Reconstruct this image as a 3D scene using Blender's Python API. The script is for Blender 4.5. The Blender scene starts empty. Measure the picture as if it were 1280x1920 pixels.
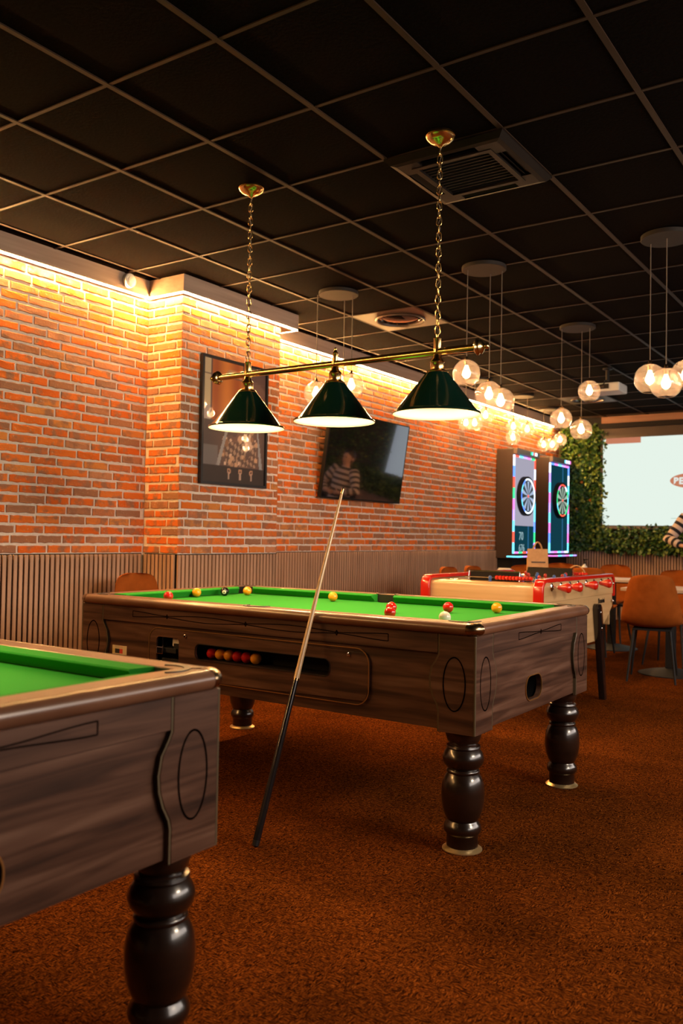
import bpy, bmesh, math, random
from mathutils import Matrix, Vector
random.seed(7)
PI = math.pi
sc = bpy.context.scene
col = sc.collection

# ------------------------------------------------------------------ camera
cam_d = bpy.data.cameras.new('camera')
cam = bpy.data.objects.new('camera', cam_d); col.objects.link(cam)
RX = Vector((0.82661, 0.56252, 0.01706)); DN = Vector((-0.00172, 0.03283, -0.99946)); FW = Vector((-0.56277, 0.82613, 0.02811))
cam.matrix_world = Matrix(((RX.x, -DN.x, -FW.x, 3.981), (RX.y, -DN.y, -FW.y, -2.331), (RX.z, -DN.z, -FW.z, 1.15), (0, 0, 0, 1)))
cam_d.sensor_fit = 'VERTICAL'; cam_d.sensor_height = 36.0; cam_d.lens = 30.457
cam_d.clip_start = 0.05; cam_d.clip_end = 60
cam_d.dof.use_dof = True; cam_d.dof.focus_distance = 3.75; cam_d.dof.aperture_fstop = 3.4
sc.camera = cam
# ------------------------------------------------------------------ world, large lights, exposure
W = bpy.data.worlds.new('world'); sc.world = W; W.use_nodes = True
bgn = W.node_tree.nodes['Background']; bgn.inputs[0].default_value = (1.0, 0.72, 0.5, 1); bgn.inputs[1].default_value = 0.004
def area(name, loc, target, sx, sy, power, color):
    d = bpy.data.lights.new(name, 'AREA'); d.shape = 'RECTANGLE'; d.size = sx; d.size_y = sy; d.energy = power; d.color = color
    o = bpy.data.objects.new(name, d); col.objects.link(o); o.location = loc
    o.rotation_euler = (Vector(target) - Vector(loc)).to_track_quat('-Z', 'Y').to_euler()
    return o
area('right_side_fill', (6.4, 2.9, 1.95), (-0.7, 2.9, 1.2), 8.0, 1.0, 175, (1.0, 0.86, 0.76))  # broad fill added at the right, out of view; no window built there
area('bar_lamps', (6.3, 0.75, 2.6), (1.8, 0.8, 0.3), 1.0, 0.4, 85, (1.0, 0.78, 0.56))
lt = area('lamps_over_near_table', (1.55, -1.45, 1.72), (1.55, -1.45, 0), 1.3, 0.3, 16, (1.0, 0.66, 0.36)); lt.data.spread = math.radians(105)
sc.view_settings.view_transform = 'Standard'; sc.view_settings.look = 'None'
sc.view_settings.gamma = 1.0; sc.view_settings.use_curve_mapping = False
sc.view_settings.exposure = 0.0
sc.cycles.use_denoising = True
sc.cycles.max_bounces = 8; sc.cycles.transparent_max_bounces = 16
sc.cycles.sample_clamp_indirect = 6.0
sc.cycles.caustics_reflective = False; sc.cycles.caustics_refractive = False
WARM = (1.0, 0.50, 0.17); BULB = (1.0, 0.62, 0.30)

# ------------------------------------------------------------------ helpers
class MB:
    """collects vertices and faces; build() links them as one mesh object"""
    def __init__(s): s.v = []; s.f = []; s.m = []; s.cur = 0
    def add(s, vs, fs):
        n = len(s.v); s.v += [tuple(v) for v in vs]
        s.f += [tuple(i + n for i in f) for f in fs]; s.m += [s.cur] * len(fs); return s
    def box(s, x0, x1, y0, y1, z0, z1):
        return s.add([(x, y, z) for x in (x0, x1) for y in (y0, y1) for z in (z0, z1)],
                     [(0, 1, 3, 2), (4, 6, 7, 5), (0, 4, 5, 1), (2, 3, 7, 6), (0, 2, 6, 4), (1, 5, 7, 3)])
    def prism(s, poly, f0, f1):
        """poly: list of 2d points; f0(p), f1(p) give the 3d points of both caps"""
        n = len(poly)
        return s.add([f0(p) for p in poly] + [f1(p) for p in poly],
                     [tuple(range(n - 1, -1, -1)), tuple(range(n, 2 * n))] + [(i, (i + 1) % n, n + (i + 1) % n, n + i) for i in range(n)])
    def lathe(s, prof, n=24, c=(0, 0, 0), axis='z', cap=True):
        vs = []; fs = []
        for r, z in prof:
            for k in range(n):
                a = 2 * PI * k / n; p = (r * math.cos(a), r * math.sin(a), z)
                if axis == 'x': p = (p[2], p[0], p[1])
                elif axis == 'y': p = (p[1], p[2], p[0])
                vs.append((p[0] + c[0], p[1] + c[1], p[2] + c[2]))
        for j in range(len(prof) - 1):
            for k in range(n):
                k2 = (k + 1) % n; fs.append((j * n + k, j * n + k2, (j + 1) * n + k2, (j + 1) * n + k))
        if cap:
            if prof[0][0] > 1e-6: fs.append(tuple(range(n - 1, -1, -1)))
            if prof[-1][0] > 1e-6: fs.append(tuple((len(prof) - 1) * n + k for k in range(n)))
        return s.add(vs, fs)
    def sweep(s, pts, rad, n=8, closed=False, flat=None):
        pts = [Vector(p) for p in pts]; m = len(pts); vs = []; fs = []
        prev = None
        for i, p in enumerate(pts):
            if closed: t = pts[(i + 1) % m] - pts[i - 1]
            else: t = pts[min(i + 1, m - 1)] - pts[max(i - 1, 0)]
            t.normalize()
            u = t.orthogonal().normalized() if prev is None else (prev - t * prev.dot(t))
            if u.length < 1e-6: u = t.orthogonal()
            u.normalize(); prev = u; w = t.cross(u)
            r = rad[i] if isinstance(rad, (list, tuple)) else rad
            for k in range(n):
                a = 2 * PI * k / n
                vs.append(p + u * (r * math.cos(a)) + w * (r * math.sin(a)))
        L = m if closed else m - 1
        for i in range(L):
            j = (i + 1) % m
            for k in range(n):
                k2 = (k + 1) % n; fs.append((i * n + k, i * n + k2, j * n + k2, j * n + k))
        if not closed: fs += [tuple(range(n - 1, -1, -1)), tuple((m - 1) * n + k for k in range(n))]
        return s.add(vs, fs)
    def sphere(s, c, r, n=20, m=12, sz=1.0):
        return s.lathe([(r * math.sin(PI * j / m), -r * sz * math.cos(PI * j / m)) for j in range(m + 1)], n, c, cap=False)
    def ring(s, outer, inner, f0, f1):
        """flat ring between two equal-length 2d loops, extruded from f0 to f1"""
        n = len(outer); vs = [f0(p) for p in outer] + [f0(p) for p in inner] + [f1(p) for p in outer] + [f1(p) for p in inner]; fs = []
        for i in range(n):
            j = (i + 1) % n
            fs += [(i, j, n + j, n + i), (2 * n + i, 3 * n + i, 3 * n + j, 2 * n + j), (i, 2 * n + i, 2 * n + j, j), (n + i, n + j, 3 * n + j, 3 * n + i)]
        return s.add(vs, fs)
    def mesh(s, name, mats, smooth=False, bevel=0, seg=2, off=(0, 0, 0)):
        me = bpy.data.meshes.new(name)
        me.from_pydata([(v[0] - off[0], v[1] - off[1], v[2] - off[2]) for v in s.v], [], s.f)
        for m in (mats if isinstance(mats, (list, tuple)) else [mats]): me.materials.append(m)
        me.polygons.foreach_set('material_index', s.m)
        bm = bmesh.new(); bm.from_mesh(me)
        bmesh.ops.remove_doubles(bm, verts=bm.verts, dist=1e-6)
        bmesh.ops.recalc_face_normals(bm, faces=bm.faces)
        if bevel:
            es = [e for e in bm.edges if len(e.link_faces) == 2 and e.calc_face_angle(0) > 0.5]
            bmesh.ops.bevel(bm, geom=es, offset=bevel, segments=seg, affect='EDGES', profile=0.6, clamp_overlap=True)
        bm.to_mesh(me); bm.free()
        if smooth:
            me.polygons.foreach_set('use_smooth', [True] * len(me.polygons))
            me.set_sharp_from_angle(angle=smooth if isinstance(smooth, float) else 0.7)
        me.update(); return me
    def build(s, name, mats, parent=None, smooth=False, bevel=0, seg=2):
        off = (0, 0, 0); p = parent
        while p is not None and p.parent is not None: p = p.parent
        if p is not None and p.get('wbuild'): off = p.location
        o = bpy.data.objects.new(name, s.mesh(name, mats, smooth, bevel, seg, off)); col.objects.link(o); o.parent = parent
        return o

def tag(o, label, cat, group=None):
    o['label'] = label; o['category'] = cat
    if group: o['group'] = group
    return o
def thing(name, label, cat, loc=(0, 0, 0), rz=0, group=None, world=True):
    """Empty at the base of a thing; world=True: parts are given in world coordinates"""
    o = bpy.data.objects.new(name, None); col.objects.link(o); o.location = loc; o.rotation_euler = (0, 0, rz)
    o.empty_display_size = 0.1
    if world: o['wbuild'] = 1
    return tag(o, label, cat, group)
def struct(o, label=None):
    o['kind'] = 'structure'
    if label: o['label'] = label
    return o
def copy_tree(o, parent=None):
    c = o.copy(); col.objects.link(c); c.parent = parent
    for ch in list(o.children): copy_tree(ch, c)
    return c
def inst(name, me, parent, loc, rot=(0, 0, 0), scale=(1, 1, 1)):
    o = bpy.data.objects.new(name, me); col.objects.link(o); o.parent = parent
    o.location = loc; o.rotation_euler = rot; o.scale = scale
    return o
def point(name, loc, power, color, r=0.03, parent=None):
    d = bpy.data.lights.new(name, 'POINT'); d.energy = power; d.color = color; d.shadow_soft_size = r
    o = bpy.data.objects.new(name, d); col.objects.link(o); o.parent = parent
    if parent is not None and parent.get('wbuild'): loc = Vector(loc) - parent.location
    o.location = loc; return o
def rrect(u0, u1, v0, v1, r, n=6):
    out = []
    for cx, cy, a0 in ((u1 - r, v1 - r, 0), (u0 + r, v1 - r, 90), (u0 + r, v0 + r, 180), (u1 - r, v0 + r, 270)):
        for k in range(n + 1):
            a = math.radians(a0 + 90 * k / n); out.append((cx + r * math.cos(a), cy + r * math.sin(a)))
    return out
def to_rect(loop, u0, u1, v0, v1):
    """project each loop point radially on a rectangle; keeps the rectangle's corners"""
    cu = (min(p[0] for p in loop) + max(p[0] for p in loop)) / 2; cv = (min(p[1] for p in loop) + max(p[1] for p in loop)) / 2
    out = []
    for p in loop:
        du, dv = p[0] - cu, p[1] - cv
        t = min(((u1 - cu) / du if du > 1e-9 else (u0 - cu) / du if du < -1e-9 else 1e9), ((v1 - cv) / dv if dv > 1e-9 else (v0 - cv) / dv if dv < -1e-9 else 1e9))
        out.append([cu + du * t, cv + dv * t])
    for c in ((u0, v0), (u0, v1), (u1, v0), (u1, v1)):
        k = min(range(len(out)), key=lambda i: (out[i][0] - c[0]) ** 2 + (out[i][1] - c[1]) ** 2); out[k] = [c[0], c[1]]
    return [tuple(p) for p in out]

# ------------------------------------------------------------------ materials
def new_mat(name):
    m = bpy.data.materials.new(name); m.use_nodes = True; nt = m.node_tree
    return m, nt, nt.nodes['Principled BSDF']
def pbr(name, c, rough=0.5, metal=0.0, spec=0.5, emit=None, es=0.0, coat=0.0):
    m, nt, b = new_mat(name)
    b.inputs['Base Color'].default_value = (*c, 1); b.inputs['Roughness'].default_value = rough; b.inputs['Metallic'].default_value = metal
    b.inputs['Specular IOR Level'].default_value = spec; b.inputs['Coat Weight'].default_value = coat; b.inputs['Coat Roughness'].default_value = 0.08
    if emit: b.inputs['Emission Color'].default_value = (*emit, 1); b.inputs['Emission Strength'].default_value = es
    return m
def nd(nt, t, **kw):
    n = nt.nodes.new(t)
    for k, v in kw.items():
        if hasattr(n, k): setattr(n, k, v)
        else: n.inputs[k].default_value = v
    return n
def coords(nt, scale=(1, 1, 1), src='Object', rnd=0.0):
    tc = nd(nt, 'ShaderNodeTexCoord'); mp = nd(nt, 'ShaderNodeMapping'); mp.inputs['Scale'].default_value = scale
    nt.links.new(tc.outputs[src], mp.inputs['Vector'])
    if rnd:
        oi = nd(nt, 'ShaderNodeObjectInfo'); ml = nd(nt, 'ShaderNodeMath', operation='MULTIPLY'); ml.inputs[1].default_value = rnd
        nt.links.new(oi.outputs['Random'], ml.inputs[0]); nt.links.new(ml.outputs[0], mp.inputs['Location'])
    return mp.outputs[0]
def ramp(nt, src, stops, interp='LINEAR'):
    r = nd(nt, 'ShaderNodeValToRGB'); r.color_ramp.interpolation = interp
    e = r.color_ramp.elements
    while len(e) < len(stops): e.new(0.5)
    for el, (p, c) in zip(e, stops): el.position = p; el.color = (*c, 1)
    nt.links.new(src, r.inputs[0]); return r.outputs[0]
def noisy(name, stops, scale=(4, 4, 4), nscale=5.0, detail=4, rough=0.5, metal=0.0, spec=0.5, bump=0.0, bscale=None, coat=0.0, distort=0.0, rnd=0.0, sheen=0.0):
    m, nt, b = new_mat(name); L = nt.links.new
    v = coords(nt, scale, rnd=rnd)
    n = nd(nt, 'ShaderNodeTexNoise'); n.inputs['Scale'].default_value = nscale; n.inputs['Detail'].default_value = detail; n.inputs['Distortion'].default_value = distort
    L(v, n.inputs['Vector']); L(ramp(nt, n.outputs['Fac'], stops), b.inputs['Base Color'])
    b.inputs['Roughness'].default_value = rough; b.inputs['Metallic'].default_value = metal; b.inputs['Specular IOR Level'].default_value = spec
    b.inputs['Coat Weight'].default_value = coat; b.inputs['Coat Roughness'].default_value = 0.1
    if sheen: b.inputs['Sheen Weight'].default_value = sheen; b.inputs['Sheen Roughness'].default_value = 0.4
    if bump:
        bp = nd(nt, 'ShaderNodeBump'); bp.inputs['Strength'].default_value = bump; bp.inputs['Distance'].default_value = 0.01
        if bscale:
            n2 = nd(nt, 'ShaderNodeTexNoise'); n2.inputs['Scale'].default_value = bscale; n2.inputs['Detail'].default_value = 3
            L(coords(nt), n2.inputs['Vector']); L(n2.outputs['Fac'], bp.inputs['Height'])
        else: L(n.outputs['Fac'], bp.inputs['Height'])
        L(bp.outputs[0], b.inputs['Normal'])
    return m
def emitter(name, c, s):
    m = bpy.data.materials.new(name); m.use_nodes = True; nt = m.node_tree; nt.nodes.clear()
    e = nd(nt, 'ShaderNodeEmission'); e.inputs[0].default_value = (*c, 1); e.inputs[1].default_value = s
    o = nd(nt, 'ShaderNodeOutputMaterial'); nt.links.new(e.outputs[0], o.inputs[0]); return m
def glass(name, tint, refl=1.0, haze=0.0):
    m = bpy.data.materials.new(name); m.use_nodes = True; nt = m.node_tree; nt.nodes.clear(); L = nt.links.new
    t = nd(nt, 'ShaderNodeBsdfTransparent'); t.inputs[0].default_value = (*tint, 1)
    g = nd(nt, 'ShaderNodeBsdfGlossy'); g.inputs['Roughness'].default_value = 0.03; g.inputs['Color'].default_value = (refl, refl, refl, 1)
    lw = nd(nt, 'ShaderNodeLayerWeight'); lw.inputs[0].default_value = 0.5; pw_ = nd(nt, 'ShaderNodeMath', operation='POWER'); pw_.inputs[1].default_value = 4.0; L(lw.outputs['Facing'], pw_.inputs[0])
    fr = nd(nt, 'ShaderNodeMath', operation='MULTIPLY_ADD'); fr.inputs[1].default_value = 0.75; fr.inputs[2].default_value = 0.045; L(pw_.outputs[0], fr.inputs[0])
    mx = nd(nt, 'ShaderNodeMixShader'); o = nd(nt, 'ShaderNodeOutputMaterial')
    src = t.outputs[0]
    if haze:
        tr = nd(nt, 'ShaderNodeBsdfTranslucent'); tr.inputs[0].default_value = (.85, .70, .64, 1); m2 = nd(nt, 'ShaderNodeMixShader'); m2.inputs[0].default_value = haze
        L(t.outputs[0], m2.inputs[1]); L(tr.outputs[0], m2.inputs[2]); src = m2.outputs[0]
    L(fr.outputs[0], mx.inputs[0]); L(src, mx.inputs[1]); L(g.outputs[0], mx.inputs[2]); L(mx.outputs[0], o.inputs[0]); return m

def brick_mat():
    m, nt, b = new_mat('fired_brick'); L = nt.links.new
    oi = nd(nt, 'ShaderNodeObjectInfo'); at = nd(nt, 'ShaderNodeAttribute', attribute_name='rnd')
    ad = nd(nt, 'ShaderNodeMath', operation='ADD'); L(oi.outputs['Random'], ad.inputs[0]); L(at.outputs['Fac'], ad.inputs[1])
    fr = nd(nt, 'ShaderNodeMath', operation='FRACT'); L(ad.outputs[0], fr.inputs[0])
    base = ramp(nt, fr.outputs[0], [(0.0, (.72, .135, .014)), (0.22, (.80, .18, .022)), (0.44, (.78, .205, .035)), (0.56, (.58, .14, .03)), (0.68, (.60, .26, .12)), (0.78, (.42, .17, .075)), (0.88, (.34, .165, .095)), (0.95, (.72, .27, .06)), (1.0, (.72, .135, .014))])
    tc = nd(nt, 'ShaderNodeTexCoord'); cb = nd(nt, 'ShaderNodeCombineXYZ'); sx = nd(nt, 'ShaderNodeMath', operation='MULTIPLY'); sx.inputs[1].default_value = 37.0
    L(fr.outputs[0], sx.inputs[0]); L(sx.outputs[0], cb.inputs[0]); L(sx.outputs[0], cb.inputs[1])
    va = nd(nt, 'ShaderNodeVectorMath', operation='ADD'); L(tc.outputs['Object'], va.inputs[0]); L(cb.outputs[0], va.inputs[1])
    n = nd(nt, 'ShaderNodeTexNoise'); n.inputs['Scale'].default_value = 11; n.inputs['Detail'].default_value = 5; L(va.outputs[0], n.inputs['Vector'])
    k = ramp(nt, n.outputs['Fac'], [(0.50, (0, 0, 0)), (0.64, (1, 1, 1))])
    mx = nd(nt, 'ShaderNodeMixRGB'); L(k, mx.inputs[0]); L(base, mx.inputs[1]); mx.inputs[2].default_value = (.36, .165, .09, 1)
    n2 = nd(nt, 'ShaderNodeTexNoise'); n2.inputs['Scale'].default_value = 70; n2.inputs['Detail'].default_value = 4; L(va.outputs[0], n2.inputs['Vector'])
    k2 = ramp(nt, n2.outputs['Fac'], [(0.62, (0, 0, 0)), (0.72, (1, 1, 1))])
    mx2 = nd(nt, 'ShaderNodeMixRGB'); L(k2, mx2.inputs[0]); L(mx.outputs[0], mx2.inputs[1]); mx2.inputs[2].default_value = (.62, .36, .2, 1)
    L(mx2.outputs[0], b.inputs['Base Color']); b.inputs['Roughness'].default_value = 0.85; b.inputs['Specular IOR Level'].default_value = 0.25
    bp = nd(nt, 'ShaderNodeBump'); bp.inputs['Strength'].default_value = 0.35; bp.inputs['Distance'].default_value = 0.004
    L(n2.outputs['Fac'], bp.inputs['Height']); L(bp.outputs[0], b.inputs['Normal']); return m
def carpet_mat():
    m, nt, b = new_mat('rust_carpet'); L = nt.links.new
    v = coords(nt, (1, 1, 1))
    # short dashes of pile running in two directions
    w = nd(nt, 'ShaderNodeTexNoise'); w.inputs['Scale'].default_value = 22; w.inputs['Detail'].default_value = 2; L(v, w.inputs['Vector'])
    d1 = coords(nt, (60, 260, 1)); n1 = nd(nt, 'ShaderNodeTexNoise'); n1.inputs['Scale'].default_value = 1.0; n1.inputs['Detail'].default_value = 3; n1.inputs['Distortion'].default_value = 1.2; L(d1, n1.inputs['Vector'])
    d2 = coords(nt, (240, 64, 1)); n2 = nd(nt, 'ShaderNodeTexNoise'); n2.inputs['Scale'].default_value = 1.0; n2.inputs['Detail'].default_value = 3; n2.inputs['Distortion'].default_value = 1.2; L(d2, n2.inputs['Vector'])
    pick = ramp(nt, w.outputs['Fac'], [(0.46, (0, 0, 0)), (0.54, (1, 1, 1))])
    mx = nd(nt, 'ShaderNodeMixRGB'); L(pick, mx.inputs[0]); L(n1.outputs['Fac'], mx.inputs[1]); L(n2.outputs['Fac'], mx.inputs[2])
    big = nd(nt, 'ShaderNodeTexNoise'); big.inputs['Scale'].default_value = 2.2; big.inputs['Detail'].default_value = 3; L(v, big.inputs['Vector'])
    c = ramp(nt, mx.outputs[0], [(0.34, (.006, .002, .001)), (0.46, (.055, .0145, .003)), (0.57, (.155, .040, .006)), (0.72, (.32, .094, .015))])
    c2 = ramp(nt, big.outputs['Fac'], [(0.35, (.72, .72, .72)), (0.65, (1.1, 1.05, 1.0))])
    ml = nd(nt, 'ShaderNodeMixRGB', blend_type='MULTIPLY'); ml.inputs[0].default_value = 1.0; L(c, ml.inputs[1]); L(c2, ml.inputs[2])
    L(ml.outputs[0], b.inputs['Base Color']); b.inputs['Roughness'].default_value = 0.95; b.inputs['Specular IOR Level'].default_value = 0.0
    bp = nd(nt, 'ShaderNodeBump'); bp.inputs['Strength'].default_value = 0.7; bp.inputs['Distance'].default_value = 0.006
    L(mx.outputs[0], bp.inputs['Height']); L(bp.outputs[0], b.inputs['Normal']); return m

M = {}
M['brick'] = brick_mat(); M['carpet'] = carpet_mat()
M['mortar'] = noisy('pale_mortar', [(0.3, (.80, .68, .57)), (0.7, (.90, .79, .68))], (1, 1, 1), 40, 4, 0.95, bump=0.4)
M['slat'] = noisy('walnut_slat', [(0.3, (.40, .23, .135)), (0.7, (.58, .35, .215))], (30, 30, 2.2), 1.0, 4, 0.5, rnd=20.0)
M['felt_black'] = pbr('black_felt', (.006, .005, .005), 0.95, spec=0.1)
M['cornice'] = noisy('pale_oak', [(0.3, (.32, .215, .16)), (0.7, (.43, .30, .225))], (14, 1.5, 30), 1.0, 4, 0.6)
M['tile'] = noisy('black_ceiling_tile', [(0.3, (.0035, .0022, .0016)), (0.7, (.006, .0038, .0028))], (1, 1, 1), 60, 3, 0.95, spec=0.02, bump=0.15)
M['tbar'] = pbr('bronze_grid', (.024, .013, .008), 0.55, spec=0.12)
M['plaster'] = noisy('dark_plaster', [(0.3, (.07, .045, .03)), (0.7, (.09, .06, .04))], (1, 1, 1), 8, 3, 0.9)
M['led'] = emitter('warm_led', (1.0, .54, .18), 680.0)
M['walnut'] = noisy('walnut_laminate', [(0.28, (.020, .0075, .0035)), (0.44, (.054, .022, .0115)), (0.58, (.094, .043, .025)), (0.75, (.15, .079, .05))], (1.5, 1.5, 24), 1.5, 10, 0.4, distort=0.5)
M['rail'] = noisy('rail_laminate', [(0.3, (.125, .056, .031)), (0.7, (.18, .084, .047))], (2, 2, 2), 3, 3, 0.3, coat=0.15)
M['trimline'] = pbr('inlay_and_gap_shade', (.004, .0025, .002), 0.9, spec=0.0)  # inlay lines, and the painted shade in the frieze gaps
M['edge'] = pbr('edge_strip', (.10, .078, .045), 0.35)
M['brassline'] = pbr('brass_line', (.65, .38, .13), 0.3, metal=0.9)
M['legwood'] = noisy('dark_turned_wood', [(0.3, (.008, .004, .0025)), (0.7, (.018, .008, .005))], (3, 3, 12), 2, 5, 0.28, coat=0.6)
M['brass'] = pbr('polished_brass', (.83, .58, .24), 0.2, metal=1.0)
M['foot_brass'] = pbr('foot_brass', (.80, .58, .28), 0.32, metal=0.85)
M['dkbrass'] = pbr('bronze_cap', (.40, .28, .16), 0.22, metal=1.0)
M['cloth'] = noisy('green_cloth', [(0.3, (.020, .235, .022)), (0.7, (.025, .27, .027))], (1, 1, 1), 300, 2, 0.9, spec=0.1)
M['pocket'] = pbr('black_rubber', (.010, .009, .009), 0.4)
M['black'] = pbr('matt_black', (.006, .005, .005), 0.65, spec=0.25)
M['blackmetal'] = pbr('black_metal', (.012, .012, .013), 0.55, metal=0.0, spec=0.25)
M['gloss_black'] = pbr('gloss_black', (.006, .006, .007), 0.04, spec=0.6)
M['chrome'] = pbr('chrome', (.75, .73, .70), 0.12, metal=1.0)
M['tv_glass'] = pbr('tv_glass', (.006, .006, .008), 0.03, spec=1.0, coat=1.0)
M['tv_glass'].node_tree.nodes['Principled BSDF'].inputs['IOR'].default_value = 1.9
M['tv_glass'].node_tree.nodes['Principled BSDF'].inputs['Specular Tint'].default_value = (.72, .66, 1.0, 1); M['tv_glass'].node_tree.nodes['Principled BSDF'].inputs['Coat IOR'].default_value = 1.7
M['white'] = pbr('white_plastic', (.72, .70, .66), 0.45)
M['green_enamel'] = pbr('green_enamel', (.004, .022, .014), 0.12, spec=0.5, coat=0.5)
M['shade_in'] = pbr('white_enamel', (.80, .72, .60), 0.6)
M['bulb'] = emitter('lamp_bulb', (1.0, .74, .46), 9.0)
M['filament'] = emitter('filament_bulb', (1.0, .66, .32), 22.0)
M['globe'] = glass('smoked_glass', (.90, .82, .78), haze=.12)
M['cord'] = pbr('grey_cord', (.10, .075, .06), 0.6)
M['canopy'] = pbr('grey_canopy', (.022, .017, .015), 0.6, spec=.2)
M['rust_fabric'] = noisy('rust_velvet', [(0.3, (.25, .062, .008)), (0.7, (.33, .085, .012))], (1, 1, 1), 14, 4, 0.9, spec=0.1)
M['maple'] = noisy('maple_veneer', [(0.3, (.58, .36, .16)), (0.7, (.70, .46, .22))], (1.2, 1.2, 22), 1.5, 4, 0.3, coat=0.5)
M['red_lac'] = pbr('red_lacquer', (.62, .018, .008), 0.18, coat=0.6)
M['black_lac'] = pbr('black_lacquer', (.010, .008, .008), 0.15, coat=0.5)
M['tabletop'] = noisy('pale_tabletop', [(0.3, (.52, .40, .30)), (0.7, (.62, .50, .40))], (2, 12, 2), 2, 4, 0.35)
M['kraft'] = noisy('kraft_paper', [(0.3, (.48, .28, .13)), (0.7, (.56, .34, .17))], (1, 1, 1), 30, 3, 0.8)
M['dk_brown'] = pbr('dark_brown_panel', (.045, .026, .018), 0.45)
M['skin'] = pbr('skin', (.62, .36, .25), 0.5)
M['denim'] = pbr('dark_trousers', (.02, .02, .028), 0.8)
M['hair'] = pbr('dark_hair', (.015, .009, .006), 0.5)
M['beam'] = noisy('reddish_beam', [(0.3, (.26, .11, .06)), (0.7, (.34, .16, .09))], (1.5, 12, 20), 1.2, 4, 0.5)
M['blossom'] = pbr('orange_blossom', (.75, .25, .03), .6)
def leaf_mat():
    m, nt, b = new_mat('leaf_green'); at = nd(nt, 'ShaderNodeAttribute', attribute_name='rnd')
    nt.links.new(ramp(nt, at.outputs['Fac'], [(0, (.012, .05, .008)), (.4, (.028, .09, .011)), (.75, (.085, .16, .018)), (1, (.20, .25, .03))]), b.inputs['Base Color'])
    b.inputs['Roughness'].default_value = .45; return m
M['leaf'] = leaf_mat()
# ------------------------------------------------------------------ room shell
WX, PX, PY0, PY1, BY, CZ = -0.755, -0.41, 2.07, 3.18, 10.5, 2.975
FX, FY = 6.5, -5.0
WZ = 1.005     # top of the slatted wainscot
struct(MB().box(WX - .2, FX + .1, FY - .1, BY + .2, -.1, 0).build('floor', M['carpet']), 'rust brown flecked carpet')
ceil = struct(MB().box(WX - .2, FX + .1, FY - .1, BY + .2, CZ + .05, CZ + .12).build('ceiling', M['black']), 'black suspended tile ceiling')
wl = struct(MB().box(WX - .2, WX, FY, 3.0, 0, CZ + .05).build('wall_left', M['mortar']), 'orange brick wall with pale mortar')
wr = struct(MB().box(WX - .2, WX, 3.0, BY, 0, CZ + .05).build('wall_left_rear', M['mortar']), 'orange brick wall running to the far corner')
wp = struct(MB().box(WX, PX, PY0, PY1, 0, CZ).build('wall_pilaster', M['mortar']), 'brick pilaster projecting from the wall')
wb = struct(MB().box(WX - .2, FX, BY, BY + .2, 0, CZ + .05).build('wall_back', M['plaster']))
struct(MB().box(FX, FX + .1, FY, BY, 0, CZ + .05).build('wall_right', M['plaster']))
struct(MB().box(WX - .2, FX, FY - .1, FY, 0, CZ + .05).build('wall_front', M['plaster']))

# ceiling tiles and grid
tile_me = MB().box(-.292, .292, -.292, .292, 0, .012).mesh('ceiling_tile', M['tile'])
skip = {(3, 2), (0, 6), (0, 14)}          # air conditioner, two round diffusers
for i in range(-1, 9):
    for j in range(-4, 17):
        if (i, j) not in skip: inst('ceiling_tile', tile_me, ceil, (i * .6 + .3, j * .6 + .3, CZ + .006))
bar_y = MB().box(-.012, .012, FY, BY, 0, .02).mesh('grid_bar', M['tbar'])
bar_x = MB().box(WX, FX, -.009, .009, 0, .018).mesh('grid_bar', M['tbar'])
for i in range(-1, 10): inst('grid_bar', bar_y, ceil, (i * .6, 0, CZ))
for j in range(-4, 18): inst('grid_bar', bar_x, ceil, (0, j * .6, CZ + .001))
edge = MB().box(WX, WX + .09, FY, BY, CZ + .004, CZ + .03).build('edge_tile', M['tile'], ceil)

# bricks
def brick_mesh(L, H, seed):
    rg = random.Random(seed); pts = []
    n = 7; j = .0028
    for k in range(n): pts.append((L * k / n + rg.uniform(-.003, .003) * (k > 0), rg.uniform(-j, j)))
    pts.append((L, rg.uniform(-j, j))); pts.append((L + rg.uniform(-j, j), H * .5))
    for k in range(n): pts.append((L * (n - k) / n, H + rg.uniform(-j, j)))
    pts.append((0, H + rg.uniform(-j, j))); pts.append((rg.uniform(-j, j), H * .5))
    c = (L / 2, H / 2); mb = MB(); m = len(pts); q = .0035
    inn = [(p[0] + (c[0] - p[0]) / L * 2 * q, p[1] + (c[1] - p[1]) / H * 2 * q) for p in pts]
    vs = [(0, p[0], p[1]) for p in pts] + [(.0045, p[0], p[1]) for p in pts] + [(.007 + rg.uniform(-.001, .0005), p[0], p[1]) for p in inn]
    fs = [(i, (i + 1) % m, m + (i + 1) % m, m + i) for i in range(m)] + [(m + i, m + (i + 1) % m, 2 * m + (i + 1) % m, 2 * m + i) for i in range(m)] + [tuple(range(2 * m, 3 * m))]
    return mb.add(vs, fs)
BL, BH, CP = .196, .0468, .0634
B_SRC = [brick_mesh(BL, BH, 100 + k) for k in range(9)]
B_ME = [b.mesh('brick', M['brick']) for b in B_SRC]
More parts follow.
